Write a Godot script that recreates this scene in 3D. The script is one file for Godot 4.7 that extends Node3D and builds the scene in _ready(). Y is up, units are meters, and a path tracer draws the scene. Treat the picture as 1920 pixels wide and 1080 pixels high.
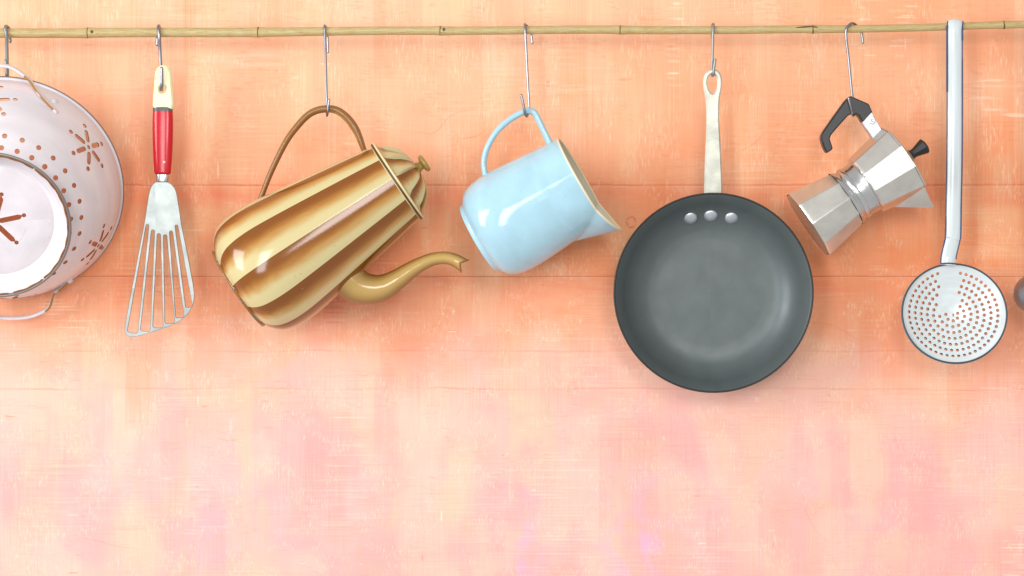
extends Node3D
# A row of old kitchen utensils on wire hooks along a bamboo rod, in front of a painted wall.
# Plan units: 1 "pl" = 0.6 mm at the hanging plane z = 0.06; the wall's face is z = 0; y is up.

const UNIT := 0.0006
const EYE := 2.4
const HANG := 0.06
const ROD_Z := 0.055

var M := {}


# ---------------------------------------------------------------- mesh building
class MB:
	var v := PackedVector3Array()
	var n := PackedVector3Array()
	var t := PackedVector2Array()
	var i := PackedInt32Array()

	func tri(a: Vector3, b: Vector3, c: Vector3, na := Vector3.ZERO, nb := Vector3.ZERO, nc := Vector3.ZERO) -> void:
		var k := v.size()
		if na == Vector3.ZERO:
			na = (c - a).cross(b - a).normalized()
			nb = na
			nc = na
		v.append_array([a, b, c])
		n.append_array([na, nb, nc])
		t.append_array([Vector2(a.x, a.y), Vector2(b.x, b.y), Vector2(c.x, c.y)])
		i.append_array([k, k + 1, k + 2])

	func quad(a: Vector3, b: Vector3, c: Vector3, d: Vector3) -> void:
		tri(a, b, c)
		tri(a, c, d)

	# rows of points; smooth normals; "closed" means that the last column repeats the first one
	func grid(p: Array, uv: Array = [], closed := false) -> Array:
		var rows := p.size()
		var cols: int = p[0].size()
		var base := v.size()
		var nn := []
		for r in rows:
			var line := PackedVector3Array()
			line.resize(cols)
			nn.append(line)
		for r in rows - 1:
			var p0: PackedVector3Array = p[r]
			var p1: PackedVector3Array = p[r + 1]
			for c in cols - 1:
				var f := (p1[c + 1] - p0[c]).cross(p0[c + 1] - p1[c])
				nn[r][c] += f
				nn[r][c + 1] += f
				nn[r + 1][c] += f
				nn[r + 1][c + 1] += f
		for r in rows:
			if closed:
				var s: Vector3 = nn[r][0] + nn[r][cols - 1]
				nn[r][0] = s
				nn[r][cols - 1] = s
			for c in cols:
				nn[r][c] = nn[r][c].normalized()
				v.append(p[r][c])
				n.append(nn[r][c])
				t.append(uv[r][c] if uv.size() else Vector2(float(c) / (cols - 1), float(r) / (rows - 1)))
		for r in rows - 1:
			for c in cols - 1:
				var a := base + r * cols + c
				i.append_array([a, a + 1, a + cols + 1, a, a + cols + 1, a + cols])
		return nn

	func commit(shift: Vector3, material: Material) -> ArrayMesh:
		var mid := Vector3.ZERO
		for q in v:
			mid += q
		mid /= maxf(1, v.size())
		var vol := 0.0
		for k in range(0, i.size(), 3):
			vol += (v[i[k]] - mid).dot((v[i[k + 1]] - mid).cross(v[i[k + 2]] - mid))
		if vol > 0.0:
			for k in range(0, i.size(), 3):
				var s := i[k + 1]
				i[k + 1] = i[k + 2]
				i[k + 2] = s
			for k in n.size():
				n[k] = -n[k]
		for k in v.size():
			v[k] -= shift
		var a := []
		a.resize(Mesh.ARRAY_MAX)
		a[Mesh.ARRAY_VERTEX] = v
		a[Mesh.ARRAY_NORMAL] = n
		a[Mesh.ARRAY_TEX_UV] = t
		a[Mesh.ARRAY_INDEX] = i
		var m := ArrayMesh.new()
		m.add_surface_from_arrays(Mesh.PRIMITIVE_TRIANGLES, a)
		m.surface_set_material(0, material)
		return m


func scale_at(z: float) -> float:
	return UNIT * (EYE - z) / (EYE - HANG)


func at(x: float, y: float, z: float) -> Vector3:
	var s := scale_at(z)
	return Vector3((x - 960.0) * s, (540.0 - y) * s, z)


func place_of(o: Node) -> Vector3:
	var p := Vector3.ZERO
	while o != self and o is Node3D:
		p += (o as Node3D).position
		o = o.get_parent()
	return p


func thing(called: String, label: String, category: String, where: Vector3, group := "") -> Node3D:
	var o := Node3D.new()
	o.name = called
	o.position = where
	add_child(o, true)
	number(o, called)
	o.set_meta("label", label)
	o.set_meta("category", category)
	if group:
		o.set_meta("group", group)
	return o


func number(o: Node, called: String) -> void:
	var k := 0
	var want := called
	for other in o.get_parent().get_children():
		if other != o and (String(other.name) == want):
			k += 1
			want = "%s_%03d" % [called, k]
	while o.get_parent().has_node(NodePath(want)) and o.get_parent().get_node(NodePath(want)) != o:
		k += 1
		want = "%s_%03d" % [called, k]
	o.name = want


func part(called: String, b: MB, m: Material, parent: Node) -> MeshInstance3D:
	var o := MeshInstance3D.new()
	o.mesh = b.commit(place_of(parent), m)
	o.name = called
	parent.add_child(o, true)
	number(o, called)
	return o


func curve3(pts: Array, steps: int) -> PackedVector3Array:
	var out := PackedVector3Array()
	for k in pts.size() - 1:
		var a: Vector3 = pts[maxi(k - 1, 0)]
		var b: Vector3 = pts[k]
		var c: Vector3 = pts[k + 1]
		var d: Vector3 = pts[mini(k + 2, pts.size() - 1)]
		for s in steps:
			out.append(b.cubic_interpolate(c, a, d, float(s) / steps))
	out.append(pts[-1])
	return out


func curve2(pts: Array, steps: int) -> PackedVector2Array:
	var q := []
	for p in pts:
		q.append(Vector3(p.x, p.y, 0))
	var out := PackedVector2Array()
	for p in curve3(q, steps):
		out.append(Vector2(p.x, p.y))
	return out


func loop2(pts: Array, steps: int) -> PackedVector2Array:
	var out := PackedVector2Array()
	var c := pts.size()
	for k in c:
		var a: Vector2 = pts[(k + c - 1) % c]
		var b: Vector2 = pts[k]
		var d: Vector2 = pts[(k + 1) % c]
		var e: Vector2 = pts[(k + 2) % c]
		for s in steps:
			out.append(b.cubic_interpolate(d, a, e, float(s) / steps))
	return out


# a tube along a path; radii: one Vector2(across, along "flat") per point or a single one; caps rounded
func tube(b: MB, path: PackedVector3Array, radii: Array, segs := 14, flat := Vector3(0, 0, 1), caps := true, end_cut = null) -> void:
	var rows := []
	var last := path.size() - 1
	for k in path.size():
		var dir := (path[mini(k + 1, last)] - path[maxi(k - 1, 0)]).normalized()
		var w := (flat - dir * flat.dot(dir)).normalized()
		var u := dir.cross(w).normalized()
		var r: Vector2 = radii[0] if radii.size() == 1 else radii[k]
		var steps := [[1.0, 0.0]]
		if caps and k == 0:
			steps = [[0.02, -0.9], [0.6, -0.7], [0.9, -0.35], [1.0, 0.0]]
		elif caps and k == last:
			steps = [[1.0, 0.0], [0.9, 0.35], [0.6, 0.7], [0.02, 0.9]]
		for s in steps:
			var line := PackedVector3Array()
			for c in segs + 1:
				var f := TAU * c / segs
				var q: Vector3 = path[k] + dir * s[1] * minf(r.x, r.y) + (u * cos(f) * r.x + w * sin(f) * r.y) * s[0]
				if end_cut != null:
					q += dir * end_cut.call(float(k) / last, f)
				line.append(q)
			rows.append(line)
	b.grid(rows, [], true)


# profiles: list of polylines of Vector2(height, radius), each smooth in itself
func lathe(b: MB, o: Vector3, axis: Vector3, ref: Vector3, profiles: Array, segs := 96, bend = null) -> void:
	var w := axis.cross(ref).normalized()
	for p in profiles:
		var rows := []
		var uv := []
		for k in p.size():
			var line := PackedVector3Array()
			var tl := PackedVector2Array()
			for c in segs + 1:
				var f := TAU * c / segs
				var h: float = p[k].x
				var r: float = p[k].y
				if bend != null:
					var hr: Vector2 = bend.call(h, r, f)
					h = hr.x
					r = hr.y
				line.append(o + axis * h + (ref * cos(f) + w * sin(f)) * r)
				tl.append(Vector2(float(c) / segs, float(k) / (p.size() - 1)))
			rows.append(line)
			uv.append(tl)
		b.grid(rows, uv, true)


# flat-sided prism between rings of "sides" corners: rings are Vector2(height, corner radius)
func facets(b: MB, o: Vector3, axis: Vector3, ref: Vector3, rings: Array, sides: int, turn: float, bulge := 0.0) -> void:
	var w := axis.cross(ref).normalized()
	var cut := 0.035
	for s in sides:
		var f0 := turn + TAU * s / sides
		var f1 := turn + TAU * (s + 1) / sides
		var rows := []
		for r in rings:
			var line := PackedVector3Array()
			var a: Vector3 = (ref * cos(f0) + w * sin(f0)) * r.y
			var e: Vector3 = (ref * cos(f1) + w * sin(f1)) * r.y
			for c in 7:
				var x := cut + (1.0 - 2.0 * cut) * c / 6.0
				var q: Vector3 = a.lerp(e, x)
				q += q.normalized() * bulge * r.y * sin(PI * x)
				line.append(o + axis * r.x + q)
			rows.append(line)
		b.grid(rows)
		var edge := []
		var g := turn + TAU * (s + 2) / sides
		for r in rings:
			var a: Vector3 = (ref * cos(f0) + w * sin(f0)) * r.y
			var e: Vector3 = (ref * cos(f1) + w * sin(f1)) * r.y
			var h: Vector3 = (ref * cos(g) + w * sin(g)) * r.y
			var p0: Vector3 = a.lerp(e, 1.0 - cut)
			var p1: Vector3 = e.lerp(h, cut)
			var pm: Vector3 = (p0 + p1) * 0.5
			pm += pm.normalized() * r.y * 0.0025
			edge.append(PackedVector3Array([o + axis * r.x + p0, o + axis * r.x + pm, o + axis * r.x + p1]))
		b.grid(edge)


func disc(b: MB, o: Vector3, axis: Vector3, ref: Vector3, r: float, sides: int, turn := 0.0) -> void:
	var w := axis.cross(ref).normalized()
	for s in sides:
		var f0 := turn + TAU * s / sides
		var f1 := turn + TAU * (s + 1) / sides
		b.tri(o, o + (ref * cos(f0) + w * sin(f0)) * r, o + (ref * cos(f1) + w * sin(f1)) * r)


func ring(b: MB, o: Vector3, axis: Vector3, ref: Vector3, rad: float, thick: Vector2, segs := 120) -> void:
	var w := axis.cross(ref).normalized()
	var rows := []
	for c in segs + 1:
		var f := TAU * c / segs
		var out := ref * cos(f) + w * sin(f)
		var line := PackedVector3Array()
		for k in 13:
			var g := TAU * k / 12.0
			line.append(o + out * (rad + cos(g) * thick.x) + axis * sin(g) * thick.y)
		rows.append(line)
	b.grid(rows, [], true)


# outlines in plan units; a plate of some thickness with chamfered edges and real holes
func plate(b: MB, outer: PackedVector2Array, holes: Array, front: Callable, thick: float, bevel: float) -> void:
	if Geometry2D.is_polygon_clockwise(outer):
		outer.reverse()
	var rings := [outer]
	for h in holes:
		var q: PackedVector2Array = h
		if not Geometry2D.is_polygon_clockwise(q):
			q.reverse()
		rings.append(q)
	var inner := []
	var outs := []
	for r in rings:
		var c: int = r.size()
		var a := PackedVector2Array()
		var d := PackedVector2Array()
		for k in c:
			var e0: Vector2 = (r[k] - r[(k + c - 1) % c]).normalized()
			var e1: Vector2 = (r[(k + 1) % c] - r[k]).normalized()
			var nn := (Vector2(e0.y, -e0.x) + Vector2(e1.y, -e1.x)).normalized()
			d.append(nn)
			a.append(r[k] - nn * bevel)
		inner.append(a)
		outs.append(d)
	var pieces := [inner[0]]
	for k in range(1, inner.size()):
		var hole: PackedVector2Array = inner[k].duplicate()
		var box := Rect2(hole[0], Vector2.ZERO)
		for q in hole:
			box = box.expand(q)
		var x := box.get_center().x + 0.137
		var big := 5000.0
		var sides := [PackedVector2Array([Vector2(x - big, -big), Vector2(x, -big), Vector2(x, big), Vector2(x - big, big)]), PackedVector2Array([Vector2(x, -big), Vector2(x + big, -big), Vector2(x + big, big), Vector2(x, big)])]
		var next := []
		for p in pieces:
			for s in sides:
				for q in Geometry2D.intersect_polygons(p, s):
					for f in Geometry2D.clip_polygons(q, hole):
						next.append(f)
		pieces = next
	for p in pieces:
		var ids := Geometry2D.triangulate_polygon(p)
		for k in range(0, ids.size(), 3):
			var q := [p[ids[k]], p[ids[k + 1]], p[ids[k + 2]]]
			if (q[1] - q[0]).cross(q[2] - q[0]) > 0:
				q = [q[0], q[2], q[1]]
			# seen from +z: y flips in plan units
			var f := []
			var g := []
			for s in q:
				var z: float = front.call(s)
				f.append(at(s.x, s.y, z))
				g.append(at(s.x, s.y, z) - Vector3(0, 0, thick))
			b.tri(f[0], f[2], f[1])
			b.tri(g[0], g[1], g[2])
	for k in rings.size():
		var r: PackedVector2Array = rings[k]
		var c: int = r.size()
		for j in c:
			var l := (j + 1) % c
			var z0: float = front.call(r[j])
			var z1: float = front.call(r[l])
			var d0 := Vector3(outs[k][j].x, -outs[k][j].y, 0)
			var d1 := Vector3(outs[k][l].x, -outs[k][l].y, 0)
			var bz := bevel * UNIT
			var i0 := at(inner[k][j].x, inner[k][j].y, z0)
			var i1 := at(inner[k][l].x, inner[k][l].y, z1)
			var o0 := at(r[j].x, r[j].y, z0) - Vector3(0, 0, bz)
			var o1 := at(r[l].x, r[l].y, z1) - Vector3(0, 0, bz)
			var m0 := at(r[j].x, r[j].y, z0) - Vector3(0, 0, thick - bz)
			var m1 := at(r[l].x, r[l].y, z1) - Vector3(0, 0, thick - bz)
			var k0 := i0 - Vector3(0, 0, thick)
			var k1 := i1 - Vector3(0, 0, thick)
			var up := Vector3(0, 0, 1)
			var fz0 := (d0 + up).normalized()
			var fz1 := (d1 + up).normalized()
			var bz0 := (d0 - up).normalized()
			var bz1 := (d1 - up).normalized()
			for s in [[i0, i1, o1, o0, fz0, fz1], [o0, o1, m1, m0, d0, d1], [m0, m1, k1, k0, bz0, bz1]]:
				var na: Vector3 = s[4]
				var nb: Vector3 = s[5]
				var test: Vector3 = (s[2] - s[0]).cross(s[1] - s[0])
				if test.dot(na) >= 0.0:
					b.tri(s[0], s[1], s[2], na, nb, nb)
					b.tri(s[0], s[2], s[3], na, nb, na)
				else:
					b.tri(s[0], s[2], s[1], na, nb, nb)
					b.tri(s[0], s[3], s[2], na, na, nb)


# a curved sheet with real holes: p rows of points, holes [a, b, radius, row, column, reach in rows, reach in columns]
func pierced(b: MB, p: Array, holes: Array, thick: float, wrap: bool, lining: MB = null) -> void:
	var rows := p.size()
	var cols: int = p[0].size()
	var tmp := MB.new()
	var nn := tmp.grid(p, [], wrap)
	var d := []
	for r in rows:
		var line := PackedFloat32Array()
		line.resize(cols)
		line.fill(1.0)
		d.append(line)
	for h in holes:
		var a: Vector3 = h[0]
		var e: Vector3 = h[1] - h[0]
		var le := maxf(e.length_squared(), 1e-12)
		for r in range(maxi(0, h[3] - h[5]), mini(rows, h[3] + h[5] + 1)):
			for cc in range(h[4] - h[6], h[4] + h[6] + 1):
				var c: int = posmod(cc, cols - 1) if wrap else cc
				if c < 0 or c >= cols:
					continue
				var q: Vector3 = p[r][c] - a
				var dist := (q - e * clampf(q.dot(e) / le, 0.0, 1.0)).length() - float(h[2])
				d[r][c] = minf(d[r][c], dist)
				if wrap and c == 0:
					d[r][cols - 1] = d[r][0]
	var front := b.v.size()
	for r in rows:
		for c in cols:
			b.v.append(p[r][c])
			b.n.append(nn[r][c])
			b.t.append(Vector2(float(c) / (cols - 1), float(r) / (rows - 1)))
	var back := b.v.size()
	for r in rows:
		for c in cols:
			b.v.append(p[r][c] - nn[r][c] * thick)
			b.n.append(-nn[r][c])
			b.t.append(Vector2(float(c) / (cols - 1), float(r) / (rows - 1)))
	var loop := [[0, 0], [0, 1], [1, 1], [1, 0]]
	for r in rows - 1:
		for c in cols - 1:
			var inside := 0
			for k in loop:
				if d[r + k[0]][c + k[1]] > 0.0:
					inside += 1
			if inside == 4:
				var a := front + r * cols + c
				b.i.append_array([a, a + 1, a + cols + 1, a, a + cols + 1, a + cols])
				a = back + r * cols + c
				b.i.append_array([a, a + cols + 1, a + 1, a, a + cols, a + cols + 1])
			elif inside > 0:
				var pts := []
				var nrm := []
				var leave := -1
				for k in 4:
					var k0: Array = loop[k]
					var k1: Array = loop[(k + 1) % 4]
					var d0: float = d[r + k0[0]][c + k0[1]]
					var d1: float = d[r + k1[0]][c + k1[1]]
					if d0 > 0.0:
						pts.append(p[r + k0[0]][c + k0[1]])
						nrm.append(nn[r + k0[0]][c + k0[1]])
					if (d0 > 0.0) != (d1 > 0.0):
						var x := d0 / (d0 - d1)
						if d0 > 0.0:
							leave = pts.size()
						pts.append(p[r + k0[0]][c + k0[1]].lerp(p[r + k1[0]][c + k1[1]], x))
						nrm.append(nn[r + k0[0]][c + k0[1]].lerp(nn[r + k1[0]][c + k1[1]], x).normalized())
				for k in range(1, pts.size() - 1):
					b.tri(pts[0], pts[k], pts[k + 1], nrm[0], nrm[k], nrm[k + 1])
					b.tri(pts[0] - nrm[0] * thick, pts[k + 1] - nrm[k + 1] * thick, pts[k] - nrm[k] * thick, -nrm[0], -nrm[k + 1], -nrm[k])
				if leave >= 0:
					var e: int = (leave + 1) % pts.size()
					(lining if lining else b).quad(pts[e], pts[leave], pts[leave] - nrm[leave] * thick, pts[e] - nrm[e] * thick)


# a strap: a cross-section (side, out) swept along a path with a fixed side direction per point
func strap(b: MB, path: PackedVector3Array, sides: PackedVector3Array, section: PackedVector2Array, widths: Array = []) -> void:
	var rows := []
	var last := path.size() - 1
	for k in path.size():
		var dir := (path[mini(k + 1, last)] - path[maxi(k - 1, 0)]).normalized()
		var s := (sides[k] - dir * sides[k].dot(dir)).normalized()
		var o := s.cross(dir).normalized()
		var w: float = widths[k] if widths.size() else 1.0
		var line := PackedVector3Array()
		for q in section:
			line.append(path[k] + s * q.x * w + o * q.y)
		line.append(line[0])
		rows.append(line)
	b.grid(rows, [], true)
	for k in [0, last]:
		var mid := Vector3.ZERO
		for q in rows[k]:
			mid += q / rows[k].size()
		for c in rows[k].size() - 1:
			if k == 0:
				b.tri(mid, rows[k][c + 1], rows[k][c])
			else:
				b.tri(mid, rows[k][c], rows[k][c + 1])


# ---------------------------------------------------------------- materials
func rgb(r: float, g: float, b: float) -> Color:
	return Color(r / 255.0, g / 255.0, b / 255.0)


func mat(called: String, c: Color, rough: float, metal := 0.0, spec := 0.5) -> StandardMaterial3D:
	var m := StandardMaterial3D.new()
	m.resource_name = called
	m.albedo_color = c
	m.roughness = rough
	m.metallic = metal
	m.metallic_specular = spec
	m.cull_mode = BaseMaterial3D.CULL_DISABLED
	M[called] = m
	return m


func noise_of(seed_: int, freq: float, octaves := 3) -> FastNoiseLite:
	var f := FastNoiseLite.new()
	f.seed = seed_
	f.noise_type = FastNoiseLite.TYPE_SIMPLEX_SMOOTH
	f.frequency = freq
	f.fractal_octaves = octaves
	return f


# a wash of one colour whose strength comes from "how" at a coarse size, laid over the picture
func wash(im: Image, c: Color, w: int, h: int, how: Callable, cubic := true) -> void:
	var bytes := PackedByteArray()
	bytes.resize(w * h * 4)
	var r := int(c.r * 255)
	var g := int(c.g * 255)
	var bl := int(c.b * 255)
	var k := 0
	for y in h:
		for x in w:
			bytes[k] = r
			bytes[k + 1] = g
			bytes[k + 2] = bl
			bytes[k + 3] = int(clampf(how.call((x + 0.5) / w, (y + 0.5) / h), 0.0, 1.0) * 255)
			k += 4
	var s := Image.create_from_data(w, h, false, Image.FORMAT_RGBA8, bytes)
	s.resize(im.get_width(), im.get_height(), Image.INTERPOLATE_CUBIC if cubic else Image.INTERPOLATE_BILINEAR)
	im.blend_rect(s, Rect2i(0, 0, im.get_width(), im.get_height()), Vector2i.ZERO)


func ramp(x: float, a: float, b: float) -> float:
	return smoothstep(a, b, x)


const WALL_W := 1.28
const WALL_H := 0.72


# one stroke of a dry brush: many fine bristle lines
func stroke(im: Image, x: float, y: float, w: float, h: float, c: Color, strength: float, seed_: int, upright: bool, full := false) -> void:
	# x, y, w, h in plan units on the wall
	var k := 2048.0 / (WALL_W / (UNIT * EYE / (EYE - HANG)))
	var pw := maxi(4, int(w * k))
	var ph := maxi(4, int(h * k))
	var rng := RandomNumberGenerator.new()
	rng.seed = seed_
	var lines := pw if upright else ph
	var fade := PackedFloat32Array()
	var starts := PackedFloat32Array()
	var ends := PackedFloat32Array()
	for q in lines:
		fade.append(0.72 + 0.28 * rng.randf() if full else pow(rng.randf(), 1.3))
		starts.append(rng.randf() * (0.07 if full else 0.3))
		ends.append(1.0 - rng.randf() * 0.35)
	var patch := Image.create_empty(pw, ph, false, Image.FORMAT_RGBA8)
	for yy in ph:
		for xx in pw:
			var line := xx if upright else yy
			var along := float(yy) / ph if upright else float(xx) / pw
			var across := float(line) / lines
			var a := fade[line] * smoothstep(starts[line] - 0.08, starts[line] + 0.12, along) * (1.0 - smoothstep(ends[line] - 0.15, ends[line] + 0.1, along))
			a *= smoothstep(0.0, 0.04 if full else 0.15, across) * smoothstep(0.0, 0.35 if full else 0.15, 1.0 - across)
			patch.set_pixel(xx, yy, Color(c, clampf(a * strength, 0, 1)))
	var px := int((x - 960.0) * k + im.get_width() * 0.5)
	var py := int((y - 540.0) * k + im.get_height() * 0.5)
	im.blend_rect(patch, Rect2i(0, 0, pw, ph), Vector2i(px, py))


func wall_paint() -> Image:
	var w := 2048
	var h := 1152
	var im := Image.create_empty(w, h, false, Image.FORMAT_RGBA8)
	# the plan's place of a point of the sheet
	var kx := WALL_W / (UNIT * EYE / (EYE - HANG))
	var ky := WALL_H / (UNIT * EYE / (EYE - HANG))
	var px := func(u: float) -> float: return (u - 0.5) * kx + 960.0
	var py := func(v: float) -> float: return (v - 0.5) * ky + 540.0
	# ground colour: broad bands of paint, orange in the middle, pink below
	var stops := [
		[-60, rgb(242, 180, 146)], [60, rgb(242, 178, 144)], [150, rgb(243, 184, 148)], [270, rgb(243, 176, 138)], [345, rgb(242, 164, 122)],
		[450, rgb(242, 163, 118)], [590, rgb(242, 168, 132)], [660, rgb(242, 182, 158)], [760, rgb(242, 188, 172)], [900, rgb(241, 184, 176)], [1140, rgb(240, 178, 170)]]
	var warp := noise_of(3, 2.3, 3)
	var base := Image.create_empty(256, 144, false, Image.FORMAT_RGBA8)
	for y in 144:
		for x in 256:
			var u := (x + 0.5) / 256.0
			var v := (y + 0.5) / 144.0
			var yy: float = py.call(v) + 70.0 * warp.get_noise_2d(u * 2.2, v * 0.7)
			var c: Color = stops[0][1]
			for s in stops.size() - 1:
				if yy >= stops[s][0]:
					c = (stops[s][1] as Color).lerp(stops[s + 1][1], clampf((yy - stops[s][0]) / float(stops[s + 1][0] - stops[s][0]), 0, 1))
			base.set_pixel(x, y, c)
	base.resize(w, h, Image.INTERPOLATE_CUBIC)
	im.blit_rect(base, Rect2i(0, 0, w, h), Vector2i.ZERO)
	var n1 := noise_of(11, 1.0, 4)
	var n2 := noise_of(12, 1.0, 3)
	var n3 := noise_of(13, 1.0, 4)
	var n4 := noise_of(14, 1.0, 2)
	# yellowish uprights
	wash(im, rgb(245, 200, 156), 384, 96, func(u, v): return 0.42 * (1.0 - 0.45 * v) * ramp(n1.get_noise_2d(u * 14.0, v * 2.4) + 0.25 * n2.get_noise_2d(u * 40, v * 5), 0.02, 0.42))
	# orange patches laid with a wide brush, mostly in the middle band
	wash(im, rgb(240, 144, 96), 384, 216, func(u, v):
		var y: float = py.call(v)
		var band := exp(-pow((y - 470.0) / 150.0, 2.0)) + 0.18
		return 0.5 * band * ramp(n2.get_noise_2d(u * 9.0 + 7.0, v * 6.5) + 0.3 * n3.get_noise_2d(u * 30.0, v * 9.0), -0.02, 0.38))
	# a stronger orange towards the right, above
	wash(im, rgb(242, 150, 100), 160, 90, func(u, v):
		var y: float = py.call(v)
		var x: float = px.call(u)
		return 0.34 * ramp(x, 850.0, 1800.0) * (1.0 - ramp(y, 560.0, 860.0)) * (0.8 + n4.get_noise_2d(u * 7.0, v * 6.0)))
	# red wash under the coffee pot and along the seams
	wash(im, rgb(240, 120, 88), 384, 216, func(u, v):
		var y: float = py.call(v)
		var x: float = px.call(u)
		var s := exp(-pow((y - 366.0) / 22.0, 2.0)) * 0.5 + exp(-pow((y - 536.0) / 26.0, 2.0)) * 0.35 + exp(-pow((x - 640.0) / 70.0, 2.0) - pow((y - 580.0) / 60.0, 2.0)) * 0.75
		return s * (0.45 + 0.9 * n3.get_noise_2d(u * 12.0, v * 20.0)))
	# pink clouds low down
	wash(im, rgb(241, 172, 168), 320, 180, func(u, v):
		var y: float = py.call(v)
		return 0.6 * ramp(y, 540.0, 820.0) * ramp(n3.get_noise_2d(u * 8.0 + 3.0, v * 4.0) + 0.3 * n1.get_noise_2d(u * 30.0 + 5.0, v * 7.0), -0.05, 0.3))
	# a purer peach between them
	wash(im, rgb(245, 196, 176), 320, 180, func(u, v):
		var y: float = py.call(v)
		return 0.6 * ramp(y, 600.0, 800.0) * ramp(n2.get_noise_2d(u * 10.0 + 31.0, v * 3.4 + 9.0), 0.0, 0.4))
	# lilac touches at the foot
	wash(im, rgb(240, 176, 205), 320, 180, func(u, v):
		var y: float = py.call(v)
		var x: float = px.call(u)
		var s := exp(-pow((x - 1195.0) / 60.0, 2.0)) + exp(-pow((x - 985.0) / 30.0, 2.0)) * 0.7 + exp(-pow((x - 430.0) / 90.0, 2.0)) * 0.35
		return 0.8 * s * ramp(y, 800.0, 1070.0) * ramp(n4.get_noise_2d(u * 40.0, v * 16.0), -0.3, 0.4))
	# blocks where a new brush load began: hard-edged on one side
	var rng := RandomNumberGenerator.new()
	rng.seed = 77
	for k in 150:
		var up := rng.randf() < 0.62
		var x := rng.randf_range(-40, 1940)
		var y := rng.randf_range(-40, 1100)
		var c := rgb(244, 197, 164) if rng.randf() < 0.5 else (rgb(240, 152, 112) if y < 640 else rgb(240, 170, 160))
		if up:
			stroke(im, x, y, rng.randf_range(30, 120), rng.randf_range(70, 280), c, rng.randf_range(0.12, 0.42), 1000 + k, true, true)
		else:
			stroke(im, x, y, rng.randf_range(90, 330), rng.randf_range(18, 60), c, rng.randf_range(0.1, 0.34), 1000 + k, false, true)
	# blocks of paint with crisp edges, as left by a wide flat brush
	for q in [[790, 130, 100, 95, 0, 0.45], [715, 118, 40, 50, 0, 0.4], [905, 170, 60, 130, 0, 0.35], [570, 800, 52, 190, 2, 0.55], [615, 850, 40, 190, 2, 0.45], [235, 645, 60, 160, 1, 0.3], [470, 575, 120, 110, 0, 0.3], [700, 690, 50, 190, 2, 0.35], [1010, 640, 50, 150, 2, 0.4], [1120, 780, 130, 250, 2, 0.3], [1590, 760, 90, 230, 0, 0.3], [1420, 900, 70, 170, 2, 0.3], [1410, 70, 60, 170, 0, 0.4], [1560, 480, 40, 180, 1, 0.4], [1830, 380, 90, 130, 0, 0.35], [1810, 120, 100, 120, 1, 0.3], [60, 700, 130, 180, 0, 0.3], [20, 880, 100, 150, 2, 0.35], [370, 430, 60, 110, 1, 0.5], [230, 300, 60, 240, 1, 0.3], [1100, 110, 60, 200, 0, 0.3], [700, 100, 30, 160, 1, 0.25], [1225, 130, 90, 60, 0, 0.3], [840, 830, 60, 200, 0, 0.35], [1700, 850, 60, 220, 2, 0.3], [440, 700, 40, 250, 0, 0.35], [300, 820, 60, 130, 2, 0.3]]:
		stroke(im, q[0], q[1], q[2], q[3], [rgb(248, 206, 166), rgb(238, 146, 106), rgb(240, 162, 154)][q[4]], q[5], 8000 + q[0], true, true)
	# scumbled dabs of a nearly dry brush
	for k in 120:
		var x := rng.randf_range(-20, 1920)
		var y := rng.randf_range(-20, 1080)
		var c := rgb(247, 208, 180) if rng.randf() < 0.6 else (rgb(236, 140, 98) if y < 620 else rgb(240, 160, 150))
		var up := rng.randf() < 0.5
		stroke(im, x, y, rng.randf_range(14, 60) if up else rng.randf_range(40, 150), rng.randf_range(40, 130) if up else rng.randf_range(10, 34), c, rng.randf_range(0.15, 0.5), 6000 + k, up)
	# dry strokes that leave the canvas ribs white
	for s in [[1655, 95, 100, 110, 0.55], [1590, 150, 60, 60, 0.4], [1240, 150, 60, 110, 0.4], [1380, 75, 80, 70, 0.4], [1860, 985, 90, 110, 0.9], [1790, 230, 130, 40, 0.35], [1600, 490, 70, 40, 0.3], [580, 780, 150, 220, 0.5], [330, 900, 90, 120, 0.45], [960, 840, 190, 220, 0.5], [60, 560, 140, 60, 0.45], [1250, 990, 160, 90, 0.5], [1850, 870, 70, 70, 0.4], [1470, 790, 70, 60, 0.3]]:
		var rows := int(s[3] / 6.5)
		for r in rows:
			if rng.randf() < 0.2:
				continue
			stroke(im, s[0] + rng.randf_range(0, s[2] * 0.3), s[1] + r * 6.5, s[2] * rng.randf_range(0.4, 0.85), 3.4, rgb(255, 238, 214), s[4] * (rng.randf_range(0.9, 1.7) if s[1] < 700 else rng.randf_range(0.3, 0.9)), 3000 + r * 7 + int(s[0]), false)
	# long chalky dashes
	for s in [[515, 18, 62, 7, 0.9], [830, 9, 28, 7, 0.8], [985, 9, 55, 9, 0.5], [745, 36, 24, 4, 0.7], [1242, 124, 70, 6, 0.8], [1355, 124, 90, 6, 0.7], [1865, 266, 48, 7, 0.8], [1660, 90, 40, 5, 0.6], [1835, 726, 60, 5, 0.8], [1730, 12, 40, 5, 0.5], [930, 78, 14, 5, 0.7], [650, 12, 100, 5, 0.35], [1730, 512, 130, 4, 0.6], [1870, 546, 50, 3, 0.6], [430, 780, 8, 40, 0.3], [310, 690, 8, 30, 0.25], [340, 430, 60, 4, 0.5], [262, 345, 90, 4, 0.5], [880, 350, 60, 3, 0.4]]:
		stroke(im, s[0], s[1], s[2], s[3], rgb(254, 240, 220), s[4] * 1.3, 500 + int(s[0]), s[3] > s[2])
	# red hatch under the pot, a red loop beside the pan
	for r in 6:
		stroke(im, 600 + rng.randf_range(-4, 8), 556 + r * 9, 52, 6, rgb(224, 78, 70), 0.55, 4000 + r, false)
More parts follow.
